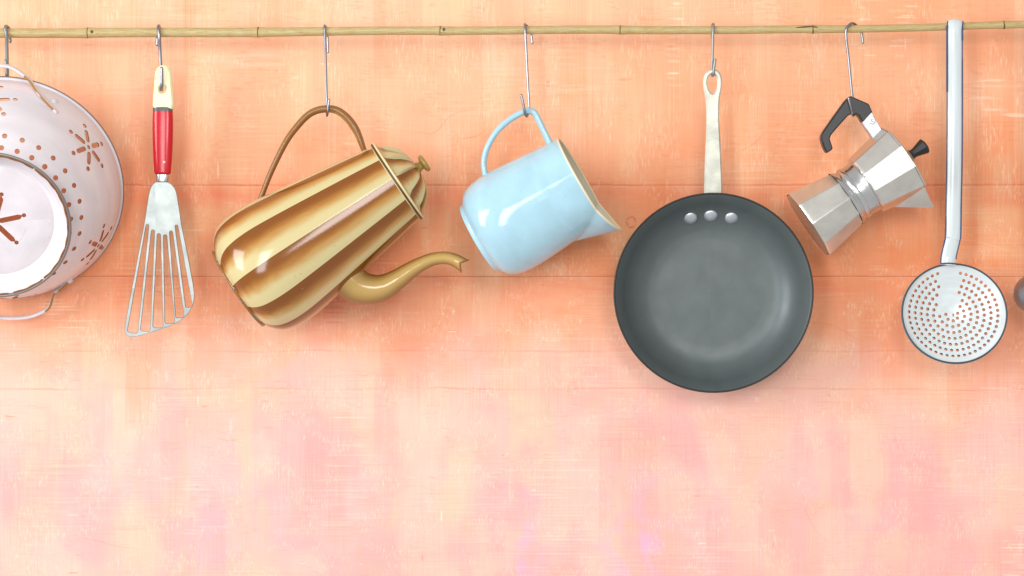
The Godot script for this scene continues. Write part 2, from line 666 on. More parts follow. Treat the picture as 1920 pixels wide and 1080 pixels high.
	for r in 26:
		var f := 0.5 + r * 0.235
		stroke(im, 1181 + cos(f) * 8.0, 415 + sin(f) * 10.0, 3, 3.5, rgb(222, 80, 66), 0.75, 4100 + r, true)
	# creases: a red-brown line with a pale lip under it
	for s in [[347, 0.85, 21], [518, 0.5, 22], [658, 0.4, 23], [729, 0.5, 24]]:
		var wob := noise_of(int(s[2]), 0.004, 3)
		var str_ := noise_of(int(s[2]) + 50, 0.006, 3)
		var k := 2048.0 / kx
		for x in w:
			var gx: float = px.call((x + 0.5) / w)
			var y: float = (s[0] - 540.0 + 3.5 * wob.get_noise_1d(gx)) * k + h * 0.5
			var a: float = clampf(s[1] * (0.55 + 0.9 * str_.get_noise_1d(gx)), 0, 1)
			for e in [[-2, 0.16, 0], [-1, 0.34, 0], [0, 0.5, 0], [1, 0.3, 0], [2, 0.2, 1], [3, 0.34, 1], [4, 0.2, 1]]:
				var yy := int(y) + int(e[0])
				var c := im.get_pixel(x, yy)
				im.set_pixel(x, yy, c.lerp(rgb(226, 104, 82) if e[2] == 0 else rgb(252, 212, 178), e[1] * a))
	# bristle lines over everything: fine uprights above, fine level lines below
	var f1 := noise_of(41, 1.0, 2)
	var f2 := noise_of(42, 1.0, 2)
	var m1 := noise_of(43, 1.0, 3)
	wash(im, rgb(250, 216, 178), 2048, 36, func(u, v): return 0.34 * ramp(f1.get_noise_2d(u * 620.0, v * 8.0), 0.05, 0.7) * ramp(m1.get_noise_2d(u * 7.0, v * 5.0) + 0.3 - 0.3 * v, -0.2, 0.5), false)
	wash(im, rgb(228, 134, 98), 2048, 36, func(u, v): return 0.2 * ramp(f2.get_noise_2d(u * 600.0 + 9.0, v * 7.0), 0.1, 0.7) * ramp(m1.get_noise_2d(u * 6.0 + 4.0, v * 4.0) + 0.2, -0.1, 0.5) * (1.0 - 0.5 * v), false)
	wash(im, rgb(250, 220, 190), 48, 1152, func(u, v): return 0.3 * ramp(f2.get_noise_2d(u * 13.0, v * 330.0), 0.05, 0.65) * ramp(m1.get_noise_2d(u * 6.0 + 40.0, v * 5.0) - 0.05 + 0.3 * v, -0.05, 0.5), false)
	wash(im, rgb(232, 140, 112), 48, 1152, func(u, v): return 0.15 * ramp(f1.get_noise_2d(u * 12.0 + 50.0, v * 300.0), 0.1, 0.65) * ramp(m1.get_noise_2d(u * 6.0 + 60.0, v * 5.0) + 0.1, 0.0, 0.5), false)
	# the fibres of the canvas, and paint caught on them
	var g1 := noise_of(44, 1.0, 2)
	var g2 := noise_of(45, 1.0, 2)
	var g3 := noise_of(46, 1.0, 4)
	wash(im, rgb(252, 222, 190), 2048, 576, func(u, v): return 0.5 * ramp(g1.get_noise_2d(u * 760.0, v * 60.0), 0.18, 0.55) * ramp(g3.get_noise_2d(u * 22.0, v * 16.0), -0.1, 0.35), false)
	wash(im, rgb(226, 128, 94), 1024, 1152, func(u, v): return (0.26 - 0.14 * v) * ramp(g2.get_noise_2d(u * 60.0, v * 420.0), 0.2, 0.55) * ramp(g3.get_noise_2d(u * 20.0 + 60.0, v * 18.0), -0.05, 0.35), false)
	# chips, hairs and scratches
	for k in 260:
		var x := rng.randf_range(-20, 1930)
		var y := rng.randf_range(-20, 1090)
		var wide := rng.randf() < 0.7
		stroke(im, x, y, rng.randf_range(6, 34) if wide else rng.randf_range(2, 4), rng.randf_range(2, 4.5) if wide else rng.randf_range(6, 30), rgb(255, 236, 212) if rng.randf() < 0.72 else rgb(230, 134, 106), rng.randf_range(0.2, 0.8), 9000 + k, not wide)
	for k in 70:
		scratch(im, rng.randf_range(0, w), rng.randf_range(0, h), rng.randf_range(20, 150), rng.randf_range(-0.4, 0.4) + (PI / 2 if rng.randf() < 0.4 else 0.0), rgb(216, 104, 80) if rng.randf() < 0.55 else rgb(255, 230, 204), rng.randf_range(0.12, 0.4), rng)
	# specks
	for k in 60:
		var x := rng.randi_range(4, w - 5)
		var y := rng.randi_range(4, h - 5)
		var c := im.get_pixel(x, y).lerp(rgb(150, 70, 50), rng.randf_range(0.2, 0.7))
		im.set_pixel(x, y, c)
		if rng.randf() < 0.5:
			im.set_pixel(x + 1, y, c)
	return im


func scratch(im: Image, x: float, y: float, length: float, angle: float, c: Color, strength: float, rng: RandomNumberGenerator) -> void:
	for k in int(length):
		x += cos(angle)
		y += sin(angle)
		angle += rng.randf_range(-0.07, 0.07)
		var px := int(x)
		var py := int(y)
		if px < 0 or py < 0 or px >= im.get_width() or py >= im.get_height():
			return
		im.set_pixel(px, py, im.get_pixel(px, py).lerp(c, strength * sin(PI * (k + 1.0) / (length + 1.0))))


func wall_relief() -> Image:
	var im := Image.create_empty(2048, 1152, false, Image.FORMAT_RGBA8)
	im.fill(Color(0.5, 0.5, 0.5))
	var f1 := noise_of(61, 1.0, 2)
	var f2 := noise_of(62, 1.0, 2)
	var m1 := noise_of(63, 1.0, 3)
	wash(im, Color.WHITE, 1024, 48, func(u, v): return 0.35 * ramp(f1.get_noise_2d(u * 400.0, v * 9.0), 0.0, 0.7) * ramp(m1.get_noise_2d(u * 7.0, v * 5.0), -0.3, 0.4), false)
	wash(im, Color.BLACK, 48, 640, func(u, v): return 0.3 * ramp(f2.get_noise_2d(u * 9.0, v * 250.0), 0.0, 0.7) * ramp(m1.get_noise_2d(u * 7.0 + 30.0, v * 5.0), -0.3, 0.4), false)
	im.convert(Image.FORMAT_L8)
	im.convert(Image.FORMAT_RGBA8)
	im.bump_map_to_normal_map(3.0)
	return im


func stripes_picture() -> Image:
	# sprayed enamel: eleven wedges, each from brown to cream, hard edge between
	var w := 1408
	var h := 256
	var im := Image.create_empty(w, h, false, Image.FORMAT_RGB8)
	var n1 := noise_of(71, 1.0, 3)
	var n2 := noise_of(72, 1.0, 2)
	var rng := RandomNumberGenerator.new()
	rng.seed = 9
	for y in h:
		for x in w:
			var u := float(x) / w * 11.0
			var k := floorf(u)
			var s := u - k
			var v := float(y) / h
			var wide := lerpf(0.78, 1.15, v) + 0.1 * n1.get_noise_2d(k * 13.7, v * 3.0)
			var f := smoothstep(0.0, wide, s + 0.05 * n1.get_noise_2d(u * 3.0, v * 8.0))
			f = clampf(pow(f, 1.15) + 0.03 * n2.get_noise_2d(x * 0.45, y * 0.9), 0.0, 1.0)
			var c := rgb(128, 72, 20).lerp(rgb(176, 122, 58), smoothstep(0.0, 0.45, f)).lerp(rgb(204, 187, 136), smoothstep(0.25, 0.85, f))
			c = c.lerp(rgb(92, 50, 14), (1.0 - smoothstep(0.0, 0.03, s)) * 0.6)
			im.set_pixel(x, y, c)
	for k in 90:
		var x := rng.randi_range(2, w - 4)
		var y := rng.randi_range(2, h - 3)
		im.set_pixel(x, y, rgb(96, 62, 30) if rng.randf() < 0.6 else rgb(240, 230, 200))
	return im


func grime(seed_: int, low: float, high: float, freq: float) -> ImageTexture:
	var n := noise_of(seed_, freq, 4)
	var im := Image.create_empty(256, 256, false, Image.FORMAT_RGB8)
	for y in 256:
		for x in 256:
			var f := clampf(0.5 + 0.9 * n.get_noise_2d(x, y), 0, 1)
			var q := lerpf(low, high, f)
			im.set_pixel(x, y, Color(q, q, q))
	return ImageTexture.create_from_image(im)


func wear(seed_: int, mottle: float, specks: int, scratches: int) -> Image:
	var im := Image.create_empty(512, 512, false, Image.FORMAT_RGB8)
	var n := noise_of(seed_, 0.012, 5)
	var rng := RandomNumberGenerator.new()
	rng.seed = seed_
	for y in 512:
		for x in 512:
			var q := 1.0 - mottle * clampf(0.5 + n.get_noise_2d(x, y), 0, 1)
			im.set_pixel(x, y, Color(q, q * 0.997, q * 0.99))
	for k in scratches:
		var a := Vector2(rng.randf() * 512.0, rng.randf() * 512.0)
		var d := Vector2.from_angle(rng.randf_range(-0.5, 0.5)) * (1.0 if rng.randf() < 0.5 else -1.0)
		var q := rng.randf_range(-1.4, 0.9) * mottle
		for j in rng.randi_range(6, 40):
			var p := a + d * j
			d = d.rotated(rng.randf_range(-0.05, 0.05))
			var px := posmod(int(p.x), 512)
			var py := posmod(int(p.y), 512)
			var c := im.get_pixel(px, py)
			im.set_pixel(px, py, Color(clampf(c.r + q, 0, 1), clampf(c.g + q, 0, 1), clampf(c.b + q, 0, 1)))
	for k in specks:
		im.set_pixel(rng.randi_range(0, 511), rng.randi_range(0, 511), Color(0.42, 0.36, 0.32).lerp(Color.WHITE, rng.randf() * 0.6))
	return im


func cane_picture() -> Image:
	var w := 1024
	var h := 128
	var im := Image.create_empty(w, h, false, Image.FORMAT_RGB8)
	var n1 := noise_of(81, 1.0, 3)
	var n2 := noise_of(82, 1.0, 3)
	for y in h:
		for x in w:
			var f := n1.get_noise_2d(x * 0.01, y * 0.35)
			var g := n2.get_noise_2d(x * 0.006, y * 0.04)
			var c := rgb(196, 172, 120).lerp(rgb(160, 132, 78), clampf(0.35 + f, 0, 1) * 0.8)
			c = c.lerp(rgb(182, 180, 140), clampf(g * 1.4, 0, 1) * 0.5)
			c = c.lerp(rgb(120, 92, 44), smoothstep(0.42, 0.6, n1.get_noise_2d(x * 0.012 + 90.0, y * 0.5)) * 0.7)
			im.set_pixel(x, y, c)
	return im


func make_materials() -> void:
	var wall := mat("painted_wall", Color.WHITE, 0.75, 0.0, 0.3)
	wall.albedo_texture = ImageTexture.create_from_image(wall_paint())
	wall.normal_enabled = true
	wall.normal_texture = ImageTexture.create_from_image(wall_relief())
	wall.normal_scale = 0.5
	mat("groove", rgb(238, 150, 112), 0.9)
	var cane := mat("bamboo", Color.WHITE, 0.45)
	cane.albedo_texture = ImageTexture.create_from_image(cane_picture())
	mat("bamboo_node", rgb(178, 152, 96), 0.55)
	mat("bamboo_scar", rgb(104, 76, 36), 0.7)
	mat("wire", rgb(150, 150, 156), 0.3, 1.0)
	mat("dull_wire", rgb(150, 152, 150), 0.45, 0.8)
	var pink := mat("white_enamel", rgb(224, 215, 219), 0.16)
	pink.roughness_texture = grime(5, 0.6, 1.0, 0.02)
	pink.roughness = 0.28
	mat("bare_rim", rgb(138, 128, 124), 0.4, 0.6)
	mat("rust", rgb(134, 80, 30), 0.8)
	mat("ochre_rust", rgb(164, 116, 48), 0.75)
	var st := mat("striped_enamel", Color.WHITE, 0.13)
	st.albedo_texture = ImageTexture.create_from_image(stripes_picture())
	mat("brown_enamel", rgb(142, 96, 48), 0.16)
	mat("olive_enamel", rgb(160, 130, 66), 0.16)
	mat("pot_rim", rgb(216, 202, 150), 0.22)
	mat("pot_dark", rgb(86, 56, 26), 0.4)
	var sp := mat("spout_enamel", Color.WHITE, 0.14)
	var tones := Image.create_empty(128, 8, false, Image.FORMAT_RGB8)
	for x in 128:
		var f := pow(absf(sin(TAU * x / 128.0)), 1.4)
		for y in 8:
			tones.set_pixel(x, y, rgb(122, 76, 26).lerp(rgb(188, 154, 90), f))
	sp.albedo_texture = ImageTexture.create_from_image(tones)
	mat("blue_enamel", rgb(170, 207, 222), 0.1)
	mat("cream_inside", rgb(222, 218, 196), 0.25)
	mat("cream_edge", rgb(226, 214, 182), 0.3)
	var pan := mat("anodised_grey", rgb(93, 100, 100), 0.42, 0.3, 0.5)
	pan.roughness_texture = grime(6, 0.8, 1.0, 0.015)
	pan.roughness = 0.48
	mat("pan_edge", rgb(52, 50, 48), 0.5, 0.4)
	mat("rivet_metal", rgb(206, 210, 217), 0.38, 0.7)
	mat("cast_steel", rgb(224, 223, 210), 0.5, 0.7)
	mat("aluminium", rgb(234, 230, 222), 0.36, 1.0)
	mat("bright_aluminium", rgb(220, 220, 220), 0.24, 1.0)
	mat("bakelite", rgb(27, 28, 33), 0.34)
	mat("knob_black", rgb(34, 32, 32), 0.45)
	mat("sheet_steel", rgb(184, 191, 190), 0.42, 1.0)
	mat("cream_plastic", rgb(232, 228, 178), 0.3)
	mat("dark_band", rgb(66, 82, 74), 0.35)
	mat("red_plastic", rgb(196, 12, 28), 0.22)
	mat("pale_enamel", rgb(214, 221, 223), 0.2)
	# years of use: faint mottling, fine scratches, a few specks
	var worn := ImageTexture.create_from_image(wear(91, 0.05, 60, 50))
	for w in ["white_enamel", "blue_enamel", "pale_enamel", "cream_inside"]:
		M[w].albedo_texture = worn
	var rubbed := ImageTexture.create_from_image(wear(92, 0.13, 40, 220))
	var soft := ImageTexture.create_from_image(wear(93, 0.09, 30, 160))
	for w in ["anodised_grey", "aluminium", "bright_aluminium", "rivet_metal"]:
		M[w].albedo_texture = soft
		M[w].uv1_triplanar = true
		M[w].uv1_scale = Vector3(5, 5, 5)
	M.anodised_grey.albedo_texture = worn
	for w in ["cast_steel", "sheet_steel"]:
		M[w].albedo_texture = rubbed
		M[w].uv1_scale = Vector3(5, 5, 5)
	mat("navy_enamel", rgb(46, 60, 100), 0.4)
	mat("dark_edge", rgb(60, 66, 72), 0.45)
	mat("grey_metal", rgb(150, 146, 148), 0.4, 0.9)


# ---------------------------------------------------------------- the setting
func build_wall() -> void:
	var o := thing("wall", "wall painted in brushy peach orange and pink with level seams", "wall", Vector3.ZERO)
	o.set_meta("kind", "structure")
	# level boards, painted over as one: a fine groove between two
	var s := UNIT * EYE / (EYE - HANG)
	var seams := [-640.0, 347.0, 518.0, 1720.0]
	for k in seams.size() - 1:
		var y1: float = (540.0 - seams[k]) * s - 0.00004
		var y0: float = (540.0 - seams[k + 1]) * s + 0.00004
		var proud: float = [0.0, 0.0006, 0.0002][k]
		var b := MB.new()
		var xs := []
		for q in 25:
			xs.append(-1.3 + 2.6 * q / 24.0)
		var e := 0.0004
		var prof := [[y1, -0.02], [y1, -e + proud], [y1 - e, proud], [lerpf(y1, y0, 0.5), proud], [y0 + e, proud], [y0, -e + proud], [y0, -0.02]]
		var rows := []
		var uv := []
		for p in prof:
			var line := PackedVector3Array()
			var tl := PackedVector2Array()
			for x in xs:
				line.append(Vector3(x, p[0], p[1]))
				tl.append(Vector2(fold(x / WALL_W + 0.5), fold(0.5 - p[0] / WALL_H)))
			rows.append(line)
			uv.append(tl)
		b.grid(rows, uv)
		part("wall_board", b, M.painted_wall, o)
	var back := MB.new()
	back.grid([PackedVector3Array([Vector3(-1.3, 0.74, -0.0025), Vector3(1.3, 0.74, -0.0025)]), PackedVector3Array([Vector3(-1.3, -0.74, -0.0025), Vector3(1.3, -0.74, -0.0025)])])
	part("added_backing", back, M.groove, o)  # sheet added behind the boards to keep background light out of the seams


func fold(x: float) -> float:
	return pingpong(x, 1.0) * 0.998 + 0.001


func rod_y(x: float) -> float:
	return table([[-300, 64], [0, 62], [400, 61], [730, 58], [1100, 56], [1400, 56.2], [1600, 54], [1750, 50.8], [1860, 47.6], [1920, 46], [2300, 36]], x)


func rod_r(x: float) -> float:
	return table([[-300, 9], [400, 9.1], [480, 8.8], [730, 8], [1100, 7.9], [1400, 7.6], [1600, 7.3], [1750, 6.9], [2300, 6.8]], x)


func table(a: Array, x: float) -> float:
	for k in a.size() - 1:
		if x <= a[k + 1][0]:
			return lerpf(a[k][1], a[k + 1][1], (x - a[k][0]) / float(a[k + 1][0] - a[k][0]))
	return a[-1][1]


func build_rod() -> void:
	var o := thing("bamboo_rod", "thin tan bamboo rod hung level across the wall, holding all the hooks", "rod", at(960, 56, ROD_Z))
	var joints := [-250.0, 165.0, 484.0, 825.0, 1162.0, 1523.0, 1881.0, 2240.0]
	for k in joints.size() - 1:
		var b := MB.new()
		var rows := []
		var uv := []
		var steps := 28
		for q in steps + 1:
			var f := float(q) / steps
			var x: float = lerpf(joints[k] + 1.0, joints[k + 1] - 1.0, f)
			var flare := 1.0 + 0.15 * exp(-f * 30.0) + 0.12 * exp(-(1.0 - f) * 34.0)
			var r := rod_r(x) * UNIT * flare
			var c := at(x, rod_y(x) + 0.5 * sin(x * 0.013 + k), ROD_Z)
			var line := PackedVector3Array()
			var tl := PackedVector2Array()
			for g in 25:
				var a := TAU * g / 24.0
				line.append(c + Vector3(0, cos(a), sin(a)) * r)
				tl.append(Vector2(f * 0.8 + k * 0.37, g / 24.0 + k * 0.21))
			rows.append(line)
			uv.append(tl)
		b.grid(rows, uv, true)
		part("cane_section", b, M.bamboo, o)
	for k in range(1, joints.size() - 1):
		var x: float = joints[k]
		var b := MB.new()
		var r := rod_r(x) * UNIT
		ring(b, at(x - 1.5, rod_y(x), ROD_Z), Vector3.RIGHT, Vector3.UP, r * 1.04, Vector2(0.0006, 0.0009), 40)
		var nd := part("cane_node", b, M.bamboo_node, o)
		b = MB.new()
		ring(b, at(x + 1.6, rod_y(x), ROD_Z), Vector3.RIGHT, Vector3.UP, r * 1.03, Vector2(0.0005, 0.0006), 40)
		part("leaf_scar", b, M.bamboo_scar, nd)
		if k in [1, 3]:
			b = MB.new()
			var p := at(x + 7, rod_y(x) - 2, ROD_Z + r * 0.98)
			lathe(b, p, Vector3(0, 0, 1), Vector3.UP, [[Vector2(-0.001, 0.0022), Vector2(0.0004, 0.0019), Vector2(0.0009, 0.001), Vector2(0.0005, 0.0001)]], 14)
			part("bud", b, M.bamboo_scar, nd)
	# the torn sheath at the fifth joint
	var b := MB.new()
	var r5 := rod_r(1510) * UNIT
	strap(b, curve3([at(1488, 52.6, ROD_Z + r5 * 0.88), at(1502, 52, ROD_Z + r5 * 0.93), at(1520, 51, ROD_Z + r5 * 0.98), at(1533, 51.5, ROD_Z + r5 * 1.1)], 5), PackedVector3Array(range(16).map(func(_k): return Vector3(0, 1, 0.5))), PackedVector2Array([Vector2(-0.0016, 0), Vector2(0, 0.0006), Vector2(0.0016, 0), Vector2(0, -0.0005)]), [0.15, 0.3, 0.45, 0.6, 0.7, 0.8, 0.9, 1.0, 1.0, 1.0, 1.0, 0.9, 0.8, 0.7, 0.5, 0.3])
	part("torn_sheath", b, M.bamboo_scar, o)


const HOOKS := "wire S hooks along the bamboo rod"


func hook(label: String, top: Vector2, bot: Vector2, tip: Vector2, back: Vector2, zb: float, wr: float, m: Material, depth := 0.007, straight := 0.0, bulge := 0.0) -> void:
	var ry := rod_y(top.x)
	var rr := rod_r(top.x) * UNIT + wr
	var o := thing("wire_hook", label, "hook", at(bot.x, bot.y, zb), HOOKS)
	var stem_x := bot.x + straight
	var front_x := lerpf(top.x, stem_x, 0.12) + bulge
	var pts := [
		at(back.x, back.y, ROD_Z - rr * 1.25),
		at(lerpf(back.x, top.x, 0.25), ry, ROD_Z - rr * 1.12),
		at(lerpf(back.x, top.x, 0.6), ry, ROD_Z) + Vector3(0, rr * 0.72, -rr * 0.75),
		at(top.x, ry, ROD_Z) + Vector3(0, rr * 1.05, 0),
		at(front_x - bulge * 0.4, ry, ROD_Z) + Vector3(0, rr * 0.7, rr * 0.78),
		at(front_x, ry + 6, ROD_Z + rr * 1.08),
		at(lerpf(front_x, stem_x, 0.3), lerpf(ry, bot.y, 0.3), lerpf(ROD_Z + rr, zb - depth, 0.35)),
		at(lerpf(front_x, stem_x, 0.7), lerpf(ry, bot.y, 0.65), lerpf(ROD_Z + rr, zb - depth, 0.75)),
		at(stem_x, bot.y - depth / UNIT * 1.1, zb - depth),
		at(lerpf(stem_x, bot.x, 0.5), bot.y - depth / UNIT * 0.35, zb - depth * 0.75),
		at(bot.x, bot.y, zb),
		at(lerpf(bot.x, tip.x, 0.3), bot.y - depth / UNIT * 0.35, zb + depth * 0.75),
		at(lerpf(bot.x, tip.x, 0.6), lerpf(bot.y, tip.y, 0.55), zb + depth),
		at(tip.x, tip.y, zb + depth * 1.1)]
	var b := MB.new()
	tube(b, curve3(pts, 7), [Vector2(wr, wr)], 10, Vector3(1, 0, 0.01))
	part("hook_wire", b, m, o)


# ---------------------------------------------------------------- the utensils
func build_colander() -> void:
	var c := at(12, 353, 0.06)
	var axis := Vector3(0.105, -sin(deg_to_rad(22)), cos(deg_to_rad(22))).normalized()
	var e1 := (Vector3.RIGHT - axis * axis.x).normalized()
	var e2 := axis.cross(e1).normalized()
	var o := thing("colander", "round white enamel colander with star-shaped holes and rusty foot, hung upside down", "colander", c)
	# the bowl from rim to bottom
	var prof := curve2([Vector2(0.0, 0.1262), Vector2(0.015, 0.1246), Vector2(0.035, 0.1184), Vector2(0.056, 0.1095), Vector2(0.074, 0.0985), Vector2(0.088, 0.0875), Vector2(0.097, 0.0765), Vector2(0.1035, 0.064), Vector2(0.1075, 0.048), Vector2(0.109, 0.03), Vector2(0.1095, 0.0006)], 12)
	var lens := PackedFloat32Array([0.0])
	for k in range(1, prof.size()):
		lens.append(lens[-1] + prof[k].distance_to(prof[k - 1]))
	var rows := 110
	var cols := 560
	var on := func(s: float) -> Vector2:
		s = clampf(s, 0.0, lens[-1])
		var k := clampi(lens.bsearch(s), 1, lens.size() - 1)
		return prof[k - 1].lerp(prof[k], (s - lens[k - 1]) / (lens[k] - lens[k - 1]))
	var spot := func(s: float, f: float) -> Vector3:
		var q: Vector2 = on.call(s)
		return c + axis * q.x + (e1 * cos(f) + e2 * sin(f)) * q.y
	var p := []
	for r in rows:
		var line := PackedVector3Array()
		for k in cols + 1:
			line.append(spot.call(lens[-1] * r / (rows - 1), TAU * k / cols))
		p.append(line)
	var holes := []
	var cell := lens[-1] / (rows - 1)
	var add := func(s0: float, f0: float, s1: float, f1: float, rad: float) -> void:
		var q: Vector2 = on.call((s0 + s1) * 0.5)
		var a: Vector3 = spot.call(s0, f0)
		var e: Vector3 = spot.call(s1, f1)
		var reach: float = a.distance_to(e) * 0.5 + rad + 0.004
		holes.append([a, e, rad, int((s0 + s1) * 0.5 / cell), int((f0 + f1) * 0.5 / TAU * cols), int(reach / cell) + 1, mini(cols / 2 - 1, int(reach / maxf(q.y, 0.002) / TAU * cols) + 1)])
	# six stars round the side
	for k in 6:
		var f := deg_to_rad(91.0 + 60.0 * k)
		var s := 0.046
		var q: Vector2 = on.call(s)
		add.call(s, f, s, f, 0.0025)
		for j in 6:
			var g := deg_to_rad(40.0 + 60.0 * j)
			# away from the foot is towards smaller s
			var d := func(r: float) -> Array: return [s - r * cos(g), f + r * sin(g) / q.y]
			var a: Array = d.call(0.0085)
			var e: Array = d.call(0.0185)
			add.call(a[0], a[1], e[0], e[1], 0.0027)
			var h: Array = d.call(0.0265)
			add.call(h[0], h[1], h[0], h[1], 0.0027)
	# three rings of round holes
	for k in 30:
		var f := deg_to_rad(79.6 + 12.0 * k)
		var j := 0
		for rr in [0.0895, 0.0795, 0.0695]:
			var s := 0.0
			for q in 300:
				s = lens[-1] * q / 300.0
				if on.call(s).y < rr:
					break
			var g := f + deg_to_rad(0.9) * j
			add.call(s, g, s, g, 0.0029)
			j += 1
	# the star in the bottom
	for j in 6:
		var f := deg_to_rad(10.0 + 60.0 * j)
		add.call(lens[-1] - 0.0075, f, lens[-1] - 0.0260, f, 0.0029)
		add.call(lens[-1] - 0.032, f + 0.02, lens[-1] - 0.032, f + 0.02, 0.0024)
	var b := MB.new()
	var bare := MB.new()
	pierced(b, p, holes, 0.0012, true, bare)
	var bowl := part("bowl", b, M.white_enamel, o)
	part("hole_edging", bare, M.rust, bowl).set_meta("kind", "stuff")
	b = MB.new()
	ring(b, c - axis * 0.0005, axis, e1, 0.1272, Vector2(0.0026, 0.0024), 160)
	var rim := part("rim", b, M.white_enamel, o)
	b = MB.new()
	ring(b, c - axis * 0.0008, axis, e1, 0.1293, Vector2(0.0013, 0.0015), 160)
	part("worn_edge", b, M.bare_rim, rim)
	# the foot: a flaring ring with a rolled, rusty edge
	b = MB.new()
	lathe(b, c, axis, e1, [curve2([Vector2(0.103, 0.064), Vector2(0.108, 0.0715), Vector2(0.114, 0.077), Vector2(0.121, 0.0808)], 5), curve2([Vector2(0.1045, 0.0615), Vector2(0.109, 0.070), Vector2(0.115, 0.0757), Vector2(0.121, 0.0796)], 5)], 120)
	var foot := part("foot", b, M.white_enamel, o)
	b = MB.new()
	ring(b, c + axis * 0.122, axis, e1, 0.0812, Vector2(0.0017, 0.0016), 140)
	part("foot_edge", b, M.bare_rim, foot)
	var rng := RandomNumberGenerator.new()
	rng.seed = 31
	b = MB.new()
	var k0 := 0.0
	while k0 < TAU:
		var len_ := rng.randf_range(0.3, 1.1)
		var path := PackedVector3Array()
		for q in 32:
			var f := k0 + len_ * q / 31.0
			path.append(c + axis * 0.1228 + (e1 * cos(f) + e2 * sin(f)) * (0.0791 + 0.0003 * sin(f * 30.0)))
		tube(b, path, [Vector2(0.0010, 0.0008) * rng.randf_range(0.7, 1.2)], 6, axis)
		k0 += len_ + rng.randf_range(0.01, 0.08)
	part("rust_line", b, M.rust, foot)
	# an embossed ring with rust in its crease round the star
	b = MB.new()
	k0 = 0.0
	while k0 < TAU:
		var len_ := rng.randf_range(0.3, 1.2)
		var path := PackedVector3Array()
		for q in 14:
			var f := k0 + len_ * q / 13.0
			path.append(c + axis * 0.1095 + (e1 * cos(f) + e2 * sin(f)) * 0.0335)
		tube(b, path, [Vector2(0.0006, 0.0005) * rng.randf_range(0.5, 1.3)], 6, axis)
		k0 += len_ + rng.randf_range(0.02, 0.3)
	part("rust_ring", b, M.rust, o)
	# two bent strap handles, above and below
	for s in [1.0, -1.0]:
		var u: Vector3 = e2 * s
		var half := deg_to_rad(26.0)
		var feet := []
		for q in [-1.0, 1.0]:
			feet.append((u * cos(half) + e1 * sin(half) * q))
		var f0: Vector3 = feet[0]
		var f1: Vector3 = feet[1]
		var low := 0.026
		var r0 := 0.1228
		var lift := 0.146 if s > 0 else 0.150
		var out := 0.012 if s > 0 else 0.02
		var pts := [
			c + axis * (low + 0.010) + (f0.rotated(axis, 0.15 * s)).normalized() * (r0 - 0.004),
			c + axis * (low + 0.004) + f0 * (r0 + 0.001),
			c + axis * (low - 0.004) + (f0 * 0.8 + u * 0.22).normalized() * (r0 + 0.006),
			c + axis * (out + 0.006) + (f0 * 0.62 + u * 0.4).normalized() * (lift - 0.009),
			c + axis * out + (f0 * 0.3 + u * 0.72).normalized() * (lift - 0.001),
			c + axis * out + u * lift,
			c + axis * out + (f1 * 0.3 + u * 0.72).normalized() * (lift - 0.001),
			c + axis * (out + 0.006) + (f1 * 0.62 + u * 0.4).normalized() * (lift - 0.009),
			c + axis * (low - 0.004) + (f1 * 0.8 + u * 0.22).normalized() * (r0 + 0.006),
			c + axis * (low + 0.004) + f1 * (r0 + 0.001),
			c + axis * (low + 0.010) + (f1.rotated(axis, -0.15 * s)).normalized() * (r0 - 0.004)]
		b = MB.new()
		var path := curve3(pts, 8)
		tube(b, path, [Vector2(0.0019, 0.0042)], 12, axis)
		var hd := part("handle", b, M.white_enamel, o)
		for q in 2:
			b = MB.new()
			var g := PackedVector3Array()
			var lo := 3 if q == 0 else path.size() - 27
			for k in 24:
				g.append(path[lo + k] + axis * 0.0040 + u * 0.0002)
			tube(b, g, [Vector2(0.0012, 0.0008)], 6, axis)
			part("rust_edge", b, M.ochre_rust, hd)
		for q in [0, 1]:
			b = MB.new()
			var ff: Vector3 = feet[q]
			var pos := c + axis * 0.021 + (ff.rotated(axis, (0.085 if q == 0 else -0.085) * s)).normalized() * 0.1243
			lathe(b, pos, ff.normalized(), axis, [[Vector2(-0.002, 0.0042), Vector2(0.0008, 0.004), Vector2(0.0019, 0.0028), Vector2(0.0024, 0.0001)]], 16)
			part("rivet", b, M.white_enamel, hd)


